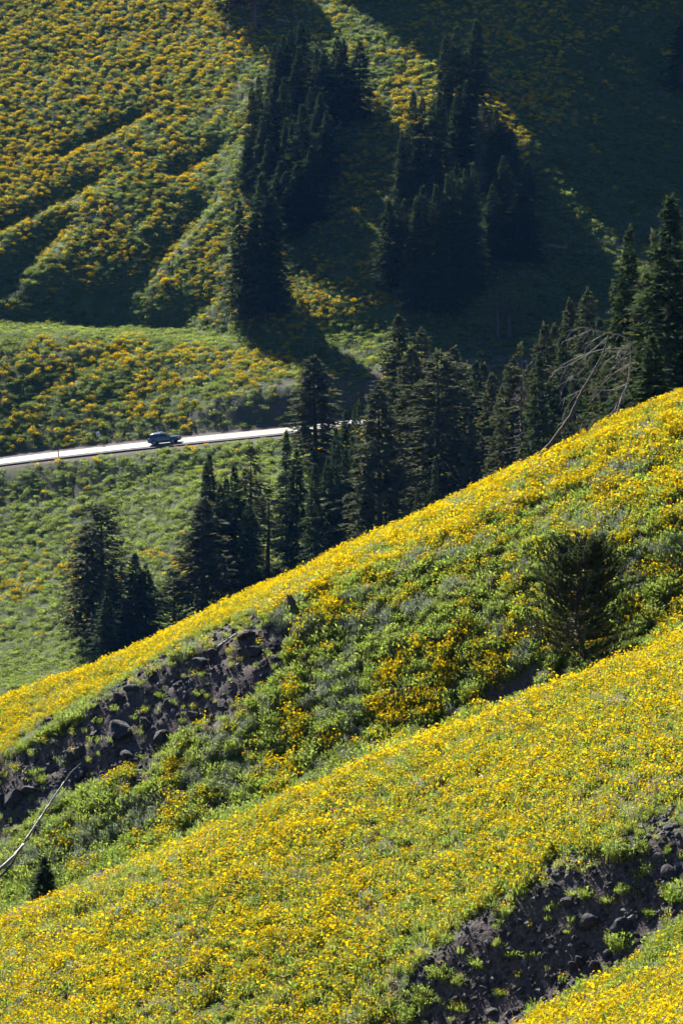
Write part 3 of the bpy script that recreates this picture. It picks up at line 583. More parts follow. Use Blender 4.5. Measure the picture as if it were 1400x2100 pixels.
def crown_mesh(name, h, wid, seed, base=0.06, taper=1.0, nb=330, ns=15, droop=0.25, dens=1.0, top=0.0, irr=0.25, up=0.0, spr=0.055, m='needle', pts=None, tt=None, gaps=0.0, wiry=True):
    """needle sprays along drooping boughs; wid = crown radius at its widest"""
    g = np.random.default_rng(seed); mb = MB()
    q = np.sort(g.random(nb) ** 0.85); zz = base + (1 - base) * q
    prof = np.minimum(1, (1 - q) ** taper * 1.05 + top * (1 - q)) * np.clip(0.62 + 2.8 * q, 0, 1)
    lob = 1 + irr * np.sin(zz * h * 2.1 + g.uniform(0, 6)) * 0.5
    V = []; wood = MB()
    for i in range(nb):
        if g.random() < gaps * (1 - q[i]): continue
        a = i * 2.39996 + g.normal(0, 0.5); L_ = wid * prof[i] * lob[i] * (1 + irr * g.normal(0, 0.8)); L_ = max(L_, 0.018 * h * (1.2 - q[i]))
        x0 = np.interp(zz[i], tt, pts[:, 0]) if pts is not None else 0; y0 = np.interp(zz[i], tt, pts[:, 1]) if pts is not None else 0
        org = np.array([x0, y0, zz[i] * h]); dh = np.array([math.cos(a), math.sin(a), 0.0]); sd = np.array([-math.sin(a), math.cos(a), 0.0])
        rise = (0.55 * q[i] ** 2 + up) - droop * (1 - q[i]) * 0.6
        n = max(6, int(1.55 * ns * dens * (0.45 + 0.55 * L_ / wid)))
        s = 0.12 + 0.88 * g.random(n) ** 0.8
        bow = lambda s_: org + dh * (L_ * s_)[:, None] + np.array([0, 0, 1]) * (L_ * (rise * s_ - droop * s_**2 + 0.10 * s_**3 * 1.3))[:, None]
        c = bow(s); sg = np.where(g.random(n) < 0.5, -1, 1)
        sl_ = spr * h * (0.55 + 0.6 * g.random(n)) * (1.15 - 0.5 * s) * (0.45 + 0.55 * min(1, L_ / (0.6 * wid)))
        d = unit(dh[None] * g.uniform(0.35, 1.0, n)[:, None] + sd[None] * (sg * g.uniform(0.15, 1.0, n))[:, None] + np.array([0, 0, 1])[None] * g.normal(-0.12 + up * 0.9, 0.22, n)[:, None])
        w = unit(np.cross(d, g.normal(0, 0.6, (n, 3)) + np.array([0, 0, 1.0]))) * (sl_ * 0.20)[:, None]
        V.append(np.stack([c, c + d * (sl_ * 0.5)[:, None] + w, c + d * sl_[:, None], c + d * (sl_ * 0.5)[:, None] - w], 1))
        if wiry and i % 3 == 0 and q[i] < 0.8:
            ss = np.linspace(0, 0.9, 3); wood.tube(bow(ss), np.array([0.035, 0.022, 0.006]) * h / 20, 3, False)
    n = 14; lead = np.zeros((n, 3)); lead[:, 2] = h * np.linspace(0.94, 1.0, n); 
    if pts is not None: lead[:, 0] = pts[-1, 0]; lead[:, 1] = pts[-1, 1]
    d = unit(g.normal(0, 0.5, (n, 3)) + np.array([0, 0, 1.0])); w = unit(np.cross(d, g.normal(0, 1, (n, 3)))) * 0.006 * h; sl_ = 0.03 * h
    V.append(np.stack([lead, lead + d * sl_ * .5 + w, lead + d * sl_, lead + d * sl_ * .5 - w], 1))
    mb.quads(np.concatenate(V)); nq = len(mb.f)
    if wood.v: mb.add(np.concatenate(wood.v), wood.f)
    return mb.mesh(name, [M_[m], M_['bark']], midx=[0] * nq + [1] * (len(mb.f) - nq))
TREES = {}
def kind(key, h, wid, seed, r0, **kw):
    tk = dict(bend=kw.pop('bend', 0.0), stubs=kw.pop('stubs', 0), m=kw.pop('bark', 'bark'))
    tm, pts, tt = trunk_mesh('trunk', h, r0, seed, **tk); cm = crown_mesh('crown', h, wid, seed + 1, pts=pts, tt=tt, **kw)
    TREES.setdefault(key, []).append((tm, cm, h, wid))
for k in range(4): kind('spire', 20, 2.1, 300 + 10 * k, 0.19, base=0.03, taper=0.85, nb=330, ns=15, droop=0.22 + 0.05 * k, irr=0.22, spr=0.040)
for k in range(3): kind('fir', 20, 2.9, 400 + 10 * k, 0.24, base=0.04, taper=0.80, nb=360, ns=19, droop=0.30, irr=0.28, spr=0.042)
for k in range(4): kind('spruce', 22, 3.5, 500 + 10 * k, 0.30, base=0.06, taper=0.62, nb=400, ns=22, droop=0.32, irr=0.30, spr=0.040, m='needle2', stubs=30, gaps=0.12)
for k in range(2): kind('ragged', 22, 4.0, 600 + 10 * k, 0.34, base=0.10, taper=0.55, nb=300, ns=20, droop=0.36, irr=0.42, spr=0.040, m='needle2', stubs=160, gaps=0.38, bark='greywood')
for k in range(1): kind('thin', 20, 2.2, 640, 0.22, base=0.25, taper=0.7, nb=120, ns=9, droop=0.35, irr=0.5, spr=0.045, m='needle2', stubs=130, gaps=0.5, bark='greywood')
for k in range(1): kind('dying', 18, 4.2, 650, 0.30, base=0.08, taper=0.50, nb=330, ns=18, droop=0.40, irr=0.45, spr=0.045, m='needle2', stubs=150, gaps=0.3)
kind('bare', 20, 1.5, 660, 0.20, base=0.40, taper=0.7, nb=36, ns=7, droop=0.4, irr=0.6, spr=0.035, m='needle2', stubs=150, gaps=0.4, bark='greywood')
kind('sapling', 6, 1.15, 670, 0.08, base=0.03, taper=0.7, nb=150, ns=12, droop=-0.15, irr=0.3, spr=0.09, up=0.7, m='palepine')
cnt = {}
def conifer(name, key, px, top, base, wpx, label, group, r=None, lean=0.0):
    """base: photo row where the trunk meets the ground; or r: distance when the foot is hidden"""
    if r is None: f = hit(px, base, 326 if top < 1500 else 90); foot = Vector(f)
    else:
        x, y, _ = pdir(px, base); foot = gpt(x * r, y * r)
    rr_ = math.hypot(foot.x, foot.y); x, y, z = pdir(px, top); hgt = float(z) * rr_ - foot.z
    hgt = max(hgt, 1.0); k = cnt.get(key, 0); cnt[key] = k + 1
    tm, cm, h0, w0 = TREES[key][k % len(TREES[key])]
    wid = 1.3 * wpx * rr_ / FPX / 2
    e = empty(name, foot, label, 'tree', group); e.rotation_euler = (lean * 0.3, lean, random.uniform(0, 6.283) if lean == 0 else 0)
    e.scale = (wid / w0, wid / w0, hgt / h0)
    ob('trunk', tm, e); ob('crown', cm, e); return e
ORD = ['first', 'second', 'third', 'fourth', 'fifth', 'sixth', 'seventh', 'eighth', 'ninth', 'tenth', 'eleventh', 'twelfth', 'thirteenth', 'fourteenth']
# left grove on the far hill: upper part, middle part, foot
A_up = [(562,90,225,40),(572,92,240,36),(581,73,215,44),(594,62,205,44),(612,96,260,50),(617,43,205,52),(649,98,250,44),(667,101,255,52),(693,73,240,54),(704,80,250,48),(722,150,250,50),(735,86,245,64)]
A_mid = [(508,279,385,44),(518,179,350,44),(531,153,330,40),(538,240,400,44),(547,201,380,44),(550,286,430,50),(559,185,360,42),(575,330,455,64),(580,159,350,48),(589,243,410,48),(600,248,420,42),(610,330,465,64),(623,214,420,66),(640,300,460,64)]
A_fill = [(565,365,480,54),(585,352,478,58),(602,365,484,58),(638,180,320,52),(655,190,338,52),(668,228,362,48)]
A_low = [(492,412,655,58),(523,438,660,66),(541,357,650,92),(556,385,640,76)]
for i, (px, t, b_, w) in enumerate(A_up): conifer('fir_tree', 'spire', px, t, b_, w, f'dark spire fir in top of left hillside grove, {ORD[i]} from its left', 'left grove on the far hill')
for i, (px, t, b_, w) in enumerate(A_mid): conifer('fir_tree', 'spire' if w < 60 else 'fir', px, t, b_, w, f'dark narrow fir in middle of left hillside grove, {ORD[i]} from its left', 'left grove on the far hill')
for i, (px, t, b_, w) in enumerate(A_fill): conifer('fir_tree', 'fir', px, t, b_, w, f'deeply shaded fir inside left hillside grove, {ORD[i]} from its left', 'left grove on the far hill')
for i, (px, t, b_, w) in enumerate(A_low): conifer('fir_tree', 'fir', px, t, b_, w, f'tall shaded fir at foot of left hillside grove, {ORD[i]} from its left', 'left grove on the far hill')
B_up = [(911,76,290,54),(936,54,300,56),(937,178,360,52),(955,105,290,50),(956,165,340,44),(976,41,260,74)]
B_left = [(823,269,430,42),(834,264,430,40),(845,187,395,44),(866,197,400,44),(888,215,410,48),(902,187,400,52)]
B_right = [(1015,225,400,54),(1028,238,400,54),(1047,263,410,60),(1060,400,540,60),(1030,320,490,60),(1078,330,480,56),(1088,410,540,50),(1008,380,540,60)]
B_low = [(798,410,595,58),(812,404,600,46),(828,410,600,60),(853,407,640,54),(866,382,640,66),(893,379,630,58),(908,395,640,48),(914,359,620,46),(918,407,650,66),(924,352,620,50),(937,366,610,52),(949,349,600,50),(962,366,610,56),(968,335,600,50)]
for i, (px, t, b_, w) in enumerate(B_up): conifer('fir_tree', 'spire' if w < 70 else 'fir', px, t, b_, w, f'spire fir at top of right hillside grove, {ORD[i]} from its left', 'right grove on the far hill')
for i, (px, t, b_, w) in enumerate(B_left): conifer('fir_tree', 'spire', px, t, b_, w, f'slim fir on left flank of right hillside grove, {ORD[i]} from its left', 'right grove on the far hill')
for i, (px, t, b_, w) in enumerate(B_right): conifer('fir_tree', 'fir', px, t, b_, w, f'shaded fir on right flank of right hillside grove, {ORD[i]} from its left', 'right grove on the far hill')
for i, (px, t, b_, w) in enumerate(B_low): conifer('fir_tree', 'spire' if w < 56 else 'fir', px, t, b_, w, f'pale tipped fir in lower row of right hillside grove, {ORD[i]} from its left', 'right grove on the far hill')
conifer('conifer_tree', 'thin', 987, 216, 395, 46, 'ragged half bare conifer with pale trunk inside right hillside grove', 'right grove on the far hill')
conifer('bare_tree', 'bare', 1021, 580, 700, 50, 'leafless grey trunk in dark shade below right hillside grove, left of two', 'right grove on the far hill')
conifer('bare_tree', 'bare', 1043, 590, 695, 50, 'leafless grey trunk in dark shade below right hillside grove, right of two', 'right grove on the far hill')
conifer('fir_tree', 'fir', 1396, 40, 190, 56, 'shaded fir cut by right edge near top of the photo', 'trees at the top of the far hill')
# trees whose feet or shadows reach into the top of the picture
for i, (px, t, b_, w) in enumerate([(478, -140, 12, 90), (525, -120, 58, 70), (556, -120, 2, 80)]):
    conifer('conifer_tree', 'spruce' if i != 1 else 'thin', px, t, b_, w, ['shaded conifer with low boughs at top edge, leftmost of three', 'conifer at top edge with pale bare lower trunk showing', 'shaded conifer at top edge, rightmost of three'][i], 'trees at the top of the far hill')

for i, (px, b_, h_) in enumerate([(752, -12, 200), (1240, -16, 240), (1330, -40, 260)]):
    conifer('fir_tree', 'fir', px, b_ - h_, b_, 70, ['fir just above the top edge left of right grove', 'fir above top edge over the shaded slope, left of two', 'fir above top edge over the shaded slope, right of two'][i], 'firs above the top edge')
# the belt of conifers between the middle ridge and the road
BG = 'conifers in the valley before the road'
for px, t, b_, w, key, r, lab in [
    (646,731,955,108,'spruce',None,'broad spruce standing alone against the end of the bright road'),
    (817,647,1100,104,'spruce',362,'tallest spruce of the valley belt with blunt bushy top'),
    (863,676,1100,96,'spruce',360,'spruce right of the tallest one, its rounded top just lower'),
    (842,715,1120,110,'spruce',346,'spruce before the two tallest of the valley belt'),
    (894,722,1080,170,'ragged',334,'big ragged spruce with bare grey trunk and drooping boughs'),
    (930,713,1100,100,'spruce',350,'pointed spruce just right of the big ragged one'),
    (971,742,1060,80,'fir',352,'narrow spruce left of a twin pair right of ragged spruce'),
    (990,747,1060,86,'spruce',356,'narrow spruce right of a twin pair right of ragged spruce'),
    (776,792,1150,130,'spruce',330,'wide based spruce at left front of the valley belt'),
    (726,833,1150,34,'spire',352,'slim twin spire fir before the road, left one'),
    (736,824,1150,36,'spire',350,'slim twin spire fir before the road, right one'),
    (756,820,1150,32,'spire',354,'slim fir half hidden behind wide based spruce'),
    (690,878,1150,50,'spire',345,'slim fir right of lone broad spruce'),
    (674,940,1150,64,'fir',338,'dark fir before lone broad spruce, right one'),
    (647,951,1150,60,'fir',334,'dark fir before lone broad spruce, left one'),
    (706,922,1150,64,'fir',336,'dark fir just left of wide based spruce'),
    (587,886,1150,54,'spire',352,'tall slim spire fir left of lone broad spruce'),
    (610,925,1150,70,'fir',344,'shaded fir right of the tall slim spire fir'),
    (1008,768,1040,90,'spruce',338,'bushy conifer closing gap left of dead spar tree'),
    (711,842,1060,54,'fir',372,'dark fir hiding the end of the bright road'),
    (997,840,1040,40,'spire',326,'small spire fir at ridge edge right of ragged spruce'),
    (1019,836,1030,70,'spruce',328,'short conifer behind ridge left of dead spar tree'),
    (966,868,1040,60,'spruce',326,'short bushy conifer at the ragged spruce foot'),
    (855,1001,1110,46,'fir',300,'little fir sapling peeking over the flowery ridge, left one'),
    (878,1011,1110,36,'fir',298,'little fir sapling peeking over the flowery ridge, right one'),
    (890,943,1110,36,'spire',304,'slim young fir before the bare grey trunk'),
    (434,932,1250,58,'spire',352,'tall slim fir of left valley clump, tallest at its left'),
    (424,950,1250,50,'spire',350,'slim fir at left side of left valley clump'),
    (454,993,1250,56,'fir',346,'shaded fir in the middle of left valley clump, left one'),
    (467,978,1250,50,'spire',348,'shaded fir in the middle of left valley clump, second one'),
    (484,955,1250,64,'fir',350,'shaded fir in the middle of left valley clump, third one'),
    (514,918,1200,92,'ragged',352,'wispy open crowned conifer at right of left valley clump'),
    (512,1023,1220,56,'fir',342,'dark fir before the wispy conifer'),
    (548,1000,1200,80,'thin',346,'thin ragged conifer at right end of left valley clump'),
    (419,1023,1260,118,'spruce',338,'wide dark spruce leaning over flowery ridge before left clump'),
    (209,1034,1318,146,'dying',None,'large shaggy half dead conifer alone on left green slope'),
    (183,1078,1318,96,'spruce',None,'shaggy conifer crowding left side of the half dead one'),
    (248,1170,1330,60,'thin',340,'brownish thin conifer right of the half dead one'),
    (231,1175,1335,56,'fir',338,'dark fir before the half dead conifer'),
    (280,1138,1330,70,'fir',340,'dark pointed fir of left pair behind the ridge, taller'),
    (299,1160,1320,64,'fir',340,'dark pointed fir of left pair behind the ridge, shorter'),
    (220,1224,1365,66,'fir',332,'small dark fir whose base touches the yellow ridge'),
    (262,1230,1345,70,'fir',334,'squat dark fir filling foot of left pair'),
    (358,1172,1286,76,'sapling',None,'young open pine standing between the two left clumps'),
    (1281,471,930,120,'fir',196,'tall narrow fir left of the big right edge tree'),
    (1369,404,930,170,'fir',186,'biggest dark fir at the right edge above the ridge'),
    (1325,560,930,130,'spruce',192,'dark spruce between the two tall right edge firs'),
    (1408,440,930,150,'fir',200,'dark fir cut by the right edge'),
    (1330,690,930,120,'fir',176,'lower dark fir before the big right edge trees'),
    (1240,720,960,90,'spruce',215,'dark conifer behind the fallen dead tree'),
    (1201,597,960,100,'spruce',290,'pointed spruce behind the fallen tree, taller of two'),
    (1163,617,960,84,'spruce',296,'pointed spruce behind the fallen tree, shorter of two'),
    (1134,668,1000,80,'spruce',300,'grey green conifer left of pointed pair'),
    (1110,667,1000,92,'spruce',290,'conifer with pale tip left of the fallen tree'),
    (1104,723,1000,70,'fir',282,'narrow fir before the pale tipped conifer'),
    (1050,737,1030,90,'spruce',300,'conifer just left of dead spar tree'),
    (1064,709,1030,60,'bare',290,'dead grey spar tree with short bare branches'),
    (1030,792,1030,84,'spruce',310,'rounded conifer behind the dead spar tree, lower left'),
    (1085,748,1010,84,'spruce',305,'conifer filling gap right of dead spar tree'),
    (1148,690,990,90,'fir',285,'dense dark conifer behind fallen trunk'),
    (1222,655,960,96,'fir',255,'dark conifer right of pointed spruce pair'),
    (1178,760,980,80,'fir',270,'dark fir showing through fallen tree branches'),
    (1251,583,930,40,'bare',230,'thin grey snag beside tall right narrow fir'),
    (1331,480,900,50,'bare',200,'bare twiggy top between the two tall right firs')]:
    conifer('conifer_tree', key, px, t, b_, w, lab, BG, r)

# ------------------------------------------------------------------ young pine before the middle ridge
def young_pine():
    f = hit(1203, 1376, 89); r = math.hypot(f[0], f[1]); foot = Vector(f); foot.z = float(ground(f[0], f[1])); pxm = r / FPX
    e = empty('young_pine', foot, 'bushy young pine with crooked trunk in the gully before the flowery ridge', 'tree')
    g = np.random.default_rng(77)
    st = np.array([(1203, 1385), (1198, 1345), (1190, 1312), (1178, 1275), (1181, 1235), (1187, 1190), (1190, 1145), (1192, 1112)], float)
    S = np.stack([(st[:, 0] - 1203) * pxm, 0.12 * np.sin(np.arange(8) * 1.3), (1376 - st[:, 1]) * pxm], -1)
    tb = MB(); tb.tube(S, np.array([.105, .09, .082, .075, .06, .045, .03, .012]), 8); H_ = S[-1, 2]
    V = []; zt = S[:, 2] / H_
    def tuft(p, d, n, ln):
        dd = unit(d[None] * 0.9 + g.normal(0, 0.55, (n, 3))); w = unit(np.cross(dd, g.normal(0, 1, (n, 3)))) * 0.021; L_ = ln * (0.7 + 0.5 * g.random(n))[:, None]
        b = p[None] + dd * 0.01; V.append(np.stack([b - w, b + w, b + dd * L_], 1))
    for i in range(310):
        q = 0.08 + 0.92 * g.random() ** 0.75; a = g.uniform(0, 6.283)
        left = np.interp(q, [0, .12, .28, .5, .7, .9, 1], [74, 122, 130, 98, 90, 66, 34]); right = np.interp(q, [0, .12, .28, .5, .7, .9, 1], [85, 108, 108, 104, 94, 68, 34])
        Lm = (left if math.cos(a) < 0 else right) * pxm * g.uniform(0.55, 1.1)
        org = np.array([np.interp(q, zt, S[:, k]) for k in range(3)]); dh = np.array([math.cos(a), math.sin(a), 0])
        t = np.linspace(0, 1, 7); lift = g.uniform(0.05, 0.35) + 0.40 * q
        pts = org + dh * (Lm * t)[:, None] + np.array([0, 0, 1]) * (Lm * (lift * t**2 - 0.10 * t))[:, None]
        tb.tube(pts, np.linspace(0.024, 0.006, 7), 4, False)
        for tt_ in np.linspace(0.40, 1, 7):
            p = np.array([np.interp(tt_, t, pts[:, k]) for k in range(3)]); d = dh * 0.6 + np.array([0, 0, 0.9]) + g.normal(0, 0.33, 3); d /= np.linalg.norm(d)
            L2 = g.uniform(0.10, 0.22)
            for m_ in np.linspace(0, 1, 7): tuft(p + d * L2 * m_ + g.normal(0, .008, 3), d, 8, 0.066)
    ob('trunk', tb.mesh('trunk', M_['bark'], True), e)
    mb = MB(); mb.tris(np.concatenate(V)); ob('crown', mb.mesh('crown', M_['pineneedle']), e)
young_pine()
conifer('shrubby_fir', 'fir', 90, 1758, 1840, 64, 'low dark shrubby fir in lower left hollow', None, 95.2)

# ------------------------------------------------------------------ dead wood
def limb(parent, name, poly, r0, r1, mt, dep, lab=None, seg=6, lift=0.0):
    """poly: photo points; dep: distance (number, or list per point)"""
    n = len(poly); dp = np.broadcast_to(np.asarray(dep, float), (n,)); pts = np.array([P(a, b_, d) for (a, b_), d in zip(poly, dp)]); pts[:, 2] += lift
    t = np.linspace(0, 1, n); ts = np.linspace(0, 1, max(6, 3 * n)); sm = np.stack([np.interp(ts, t, pts[:, k]) for k in range(3)], -1)
    for _ in range(2): sm[1:-1] = 0.25 * sm[:-2] + 0.5 * sm[1:-1] + 0.25 * sm[2:]
    sm[1:-1] += rng.normal(0, 1, sm[1:-1].shape) * r0 * 0.12
    mb = MB(); org = np.array(parent.location) if parent is not None else np.zeros(3); mb.tube(sm - org, np.linspace(r0, r1, len(sm)), seg)
    return ob(name, mb.mesh(name, M_[mt], True), parent)
c4 = lambda L_: [(1000 + a / 3.5, 400 + b_ / 3.5) for a, b_ in L_]
base = P(1097, 951, 115.0)
ft = empty('fallen_tree', base, 'big leaning dead tree with bare silvery branches on the ridge crest', 'dead tree')
limb(ft, 'trunk', c4([(325, 1945), (400, 1840), (480, 1745), (560, 1640), (620, 1530), (665, 1430), (720, 1330), (790, 1210), (845, 1090), (862, 1010)]), 0.105, 0.022, 'greywood', [115.2, 115, 115, 115.1, 115.2, 115.4, 115.6, 115.8, 116, 116.2], seg=8)
limb(ft, 'stem', c4([(925, 1580), (950, 1470), (1000, 1370), (1018, 1280), (1026, 1130), (1005, 1030), (940, 1000), (845, 988), (740, 963), (690, 942), (610, 968), (575, 1010)]), 0.04, 0.010, 'crestwood', [115, 115.4, 116, 116.2, 116.4, 116.4, 116.4, 116.2, 116, 116, 115.8, 115.8])
for k, (pl, a, b_) in enumerate([
    ([(862, 1015), (790, 1080), (705, 1150), (650, 1220), (620, 1300)], .028, .008), ([(740, 966), (640, 1010), (538, 1052)], .022, .007), ([(845, 990), (780, 1030), (740, 1050), (715, 1085), (700, 1105)], .022, .007),
    ([(1012, 1102), (850, 1098), (720, 1135), (570, 1190), (470, 1285)], .032, .008), ([(960, 1108), (900, 1160), (830, 1205)], .024, .008), ([(1005, 1160), (905, 1230), (830, 1345)], .026, .008),
    ([(1012, 1215), (890, 1285), (805, 1370)], .028, .008), ([(1012, 1350), (900, 1400), (830, 1405), (700, 1385), (610, 1430), (535, 1466)], .032, .009), ([(735, 1160), (695, 1235), (668, 1272)], .026, .009),
    ([(850, 1130), (800, 1200), (760, 1290), (700, 1340)], .024, .008), ([(950, 1110), (935, 1200), (925, 1300), (905, 1390)], .022, .007), ([(720, 1140), (600, 1210), (520, 1250), (440, 1225)], .02, .006),
    ([(560, 1640), (530, 1600), (570, 1510), (640, 1420)], .03, .01), ([(980, 1400), (940, 1470), (910, 1540)], .024, .009), ([(700, 1340), (640, 1330), (560, 1290), (480, 1240), (400, 1255)], .02, .006),
    ([(1020, 1060), (1050, 1090), (1065, 1105)], .022, .01), ([(760, 1380), (790, 1420), (805, 1440)], .02, .008), ([(610, 1290), (560, 1340), (520, 1420)], .016, .006)]):
    limb(ft, 'branch', c4(pl), a * .7, b_ * .8, 'crestwood', 115.9 + 0.9 * math.sin(k * 2.3), seg=5)
for pl in [[(600, 1590), (640, 1670), (668, 1735)], [(622, 1555), (690, 1640), (745, 1725)], [(565, 1665), (600, 1735), (645, 1790)], [(530, 1705), (565, 1765), (605, 1815)], [(490, 1755), (500, 1840)], [(432, 1820), (408, 1895)], [(718, 1690), (780, 1600), (790, 1580)], [(835, 1650), (870, 1580), (900, 1555)], [(640, 1590), (690, 1650), (715, 1700)]]:
    limb(ft, 'prop_branch', c4(pl), .04, .02, 'greywood', [115.1 - 0.5 * t for t in np.linspace(0, 1, len(pl))], seg=5)
tw = MB(); gq = np.random.default_rng(91)
for ch in [c for c in ft.children if c.name.split('.')[0] in ('branch', 'stem')]:
    co = np.array([v.co[:] for v in ch.data.vertices])
    for _ in range(9 if ch.name.startswith('branch') else 30):
        p = co[gq.integers(len(co))]; L_ = gq.uniform(0.15, 0.6); d = np.array([gq.normal(-0.5, .5), gq.normal(0, .5), gq.normal(-0.45, .4)]); d /= np.linalg.norm(d); k3 = np.linspace(0, 1, 4)[:, None]
        tw.tube(p + d * L_ * k3 + np.array([0, 0, -0.25 * L_]) * k3**2 + gq.normal(0, .012, (4, 3)), [.012, .009, .006, .003], 4, False)
tag(ob('twigs', tw.mesh('twigs', M_['crestwood'], True), ft), kind='stuff')
c6 = lambda L_: [(a / 5.526, 1500 + b_ / 5.526) for a, b_ in L_]
def lay_on(poly, r0, up):
    o = []
    for a, b_ in poly: f = hit(a, b_, r0); o.append(math.hypot(f[0], f[1]) - up)
    return o
pl = c6([(-110, 1660), (0, 1570), (150, 1430), (230, 1340), (310, 1210), (410, 1050), (500, 920), (620, 740), (728, 575)])
dl = np.linspace(97.6, 101.6, len(pl))
lt = empty('leaning_snag', P(*pl[0], dl[0]), 'long bleached dead trunk lying aslant in lower left gully', 'dead tree')
limb(lt, 'trunk', pl, 0.078, 0.028, 'deadwood', dl, seg=8)
limb(lt, 'fork', c6([(185, 1400), (150, 1480), (90, 1560), (0, 1650), (-100, 1720)]), 0.035, 0.06, 'greywood', 98.2)
limb(lt, 'tip', c6([(728, 580), (755, 540), (800, 465), (870, 405), (918, 362)]), 0.03, 0.01, 'deadwood', 101.8)
limb(lt, 'branch', c6([(400, 1070), (500, 1122), (575, 1095), (625, 1035)]), 0.03, 0.01, 'deadwood', 99.9)
limb(lt, 'branch', c6([(800, 560), (720, 700), (640, 830)]), 0.022, 0.01, 'deadwood', 101.6)
for k, (a, b_, c, d) in enumerate([(300, 1220, 370, 1260), (240, 1350, 290, 1390), (430, 1030, 460, 1110), (560, 830, 610, 850), (180, 1400, 270, 1380)]): limb(lt, 'stub', c6([(a, b_), ((a + c) / 2, (b_ + d) / 2 - 8), (c, d)]), 0.022, 0.008, 'greywood', 99.2 + k * .2)
def stump():
    f = hit(597, 1259, 98); o = Vector(f); e = empty('tree_stump', o, 'broken grey tree stump on the ridge above the rocky outcrop', 'stump'); e.scale = (1.35, 1.35, 1.7)
    mb = MB(); th = np.arange(12) * 6.283 / 12; g = np.random.default_rng(5); R = 0.17; v = []; fcs = []
    tops = 0.40 + 0.10 * g.random(12) - 0.17 * (np.cos(th) > 0) * np.cos(th)
    for lv, (q, rr_) in enumerate([(-0.2, 1.7), (0.05, 1.25), (0.25, .9), (0.7, .72), (1.0, .6)]):
        for k in range(12): v.append((R * rr_ * math.cos(th[k]) * (1 + .12 * g.normal()), R * rr_ * math.sin(th[k]) * (1 + .12 * g.normal()), q if q < 0.1 else q * tops[k]))
    for lv in range(4):
        for k in range(12): k2 = (k + 1) % 12; fcs.append((lv * 12 + k, lv * 12 + k2, lv * 12 + 12 + k2, lv * 12 + 12 + k))
    v.append((0, 0, 0.26)); fcs += [(48 + k, 48 + (k + 1) % 12, 60) for k in range(12)]
    mb.add(v, fcs); ob('stump_wood', mb.mesh('stump_wood', M_['greywood']), e)
    mb = MB(); mb.tube([(0.1, 0, .05), (.28, -.08, -.02), (.42, -.12, -.16)], [.06, .045, .02], 6); ob('root', mb.mesh('root', M_['greywood'], True), e)
    mb = MB(); mb.tube([(-0.1, -0.05, .05), (-.24, -.16, -.05), (-.34, -.2, -.2)], [.06, .045, .02], 6); ob('root', mb.mesh('root', M_['greywood'], True), e)
stump()
def log(name, poly, r0, a, b_, mt, label, group=None, minr=326, up=0.25):
    d = lay_on(poly, minr, up); p0 = P(*poly[0], d[0]); e = empty(name, p0, label, 'log', group)
    limb(e, 'trunk', poly, a, b_, mt, d, seg=6)
    for k in range(1, len(poly)):
        q = poly[k]; limb(e, 'branch', [q, (q[0] + rng.uniform(-8, 8), q[1] - rng.uniform(4, 10)), (q[0] + rng.uniform(-14, 14), q[1] - rng.uniform(6, 14))], b_ * 0.7, 0.02 if minr > 200 else 0.008, mt, d[k] - 0.1, seg=4)
    return e
log('fallen_log', [(566, 39), (593, 44), (612, 43)], 0, .22, .12, 'deadwood', 'pale fallen log in shade at top of far hill', 'logs on the far hill')
log('fallen_log', [(701, 249), (685, 268), (668, 288)], 0, .22, .14, 'deadwood', 'pale fallen log below upper left grove', 'logs on the far hill')
log('fallen_log', [(1072, 496), (1115, 500), (1160, 508)], 0, .26, .16, 'deadwood', 'long pale fallen log on shaded hill right of right grove', 'logs on the far hill')
log('fallen_log', [(1170, 511), (1205, 517), (1238, 523)], 0, .16, .08, 'greywood', 'thin far end log trailing right of the long pale log', 'logs on the far hill')
log('fallen_log', [(1056, 506), (1036, 535), (1022, 565)], 0, .20, .12, 'greywood', 'grey log pointing downhill beside right grove', 'logs on the far hill')
log('fallen_log', [(1075, 338), (1110, 335), (1150, 332)], 0, .14, .08, 'greywood', 'thin log level with middle of right grove', 'logs on the far hill')
limb(tag(empty('snag', P(614, 354, 480), 'short pale broken snag standing inside left grove', 'dead tree'), None), 'trunk', [(614, 356), (614, 340), (615, 322)], .22, .12, 'deadwood', 497)
log('driftwood_branch', [(443, 1330), (470, 1310), (500, 1288), (524, 1279)], 0, .05, .025, 'deadwood', 'bleached forked branch lying on rock ledge near the stump', None, 98, 0.15)

# ------------------------------------------------------------------ rocks
import bmesh
def rock_mesh(seed, mt, cuts=11, sub=3, sq=(1, 1, 1)):
    bm = bmesh.new(); bmesh.ops.create_icosphere(bm, subdivisions=sub, radius=1.0); g = np.random.default_rng(seed)
    co = np.array([v.co[:] for v in bm.verts])
    for _ in range(cuts):
        n = unit(g.normal(0, 1, 3)); d = g.uniform(0.45, 0.85); s_ = co @ n - d; co = co - np.where(s_ > 0, s_, 0)[:, None] * n
    co += 0.05 * np.stack([pnoise(co[:, 1] * 2.2 + seed, co[:, 2] * 2.2), pnoise(co[:, 2] * 2.2, co[:, 0] * 2.2 + seed), pnoise(co[:, 0] * 2.2, co[:, 1] * 2.2 - seed)], -1)
    co += 0.02 * np.stack([pnoise(co[:, 1] * 7 + seed, co[:, 2] * 7), pnoise(co[:, 2] * 7, co[:, 0] * 7 + seed), pnoise(co[:, 0] * 7, co[:, 1] * 7 - seed)], -1)
    co /= np.abs(co).max(0); co *= np.array(sq)
    for v, c in zip(bm.verts, co): v.co = c
    me = bpy.data.meshes.new('rock'); bm.to_mesh(me); bm.free(); me.materials.append(M_[mt]); return me
ROCKS = [rock_mesh(40 + k, 'rock', 9 + k % 4) for k in range(8)]; PALE = [rock_mesh(60 + k, 'stone', 8, 2) for k in range(3)]
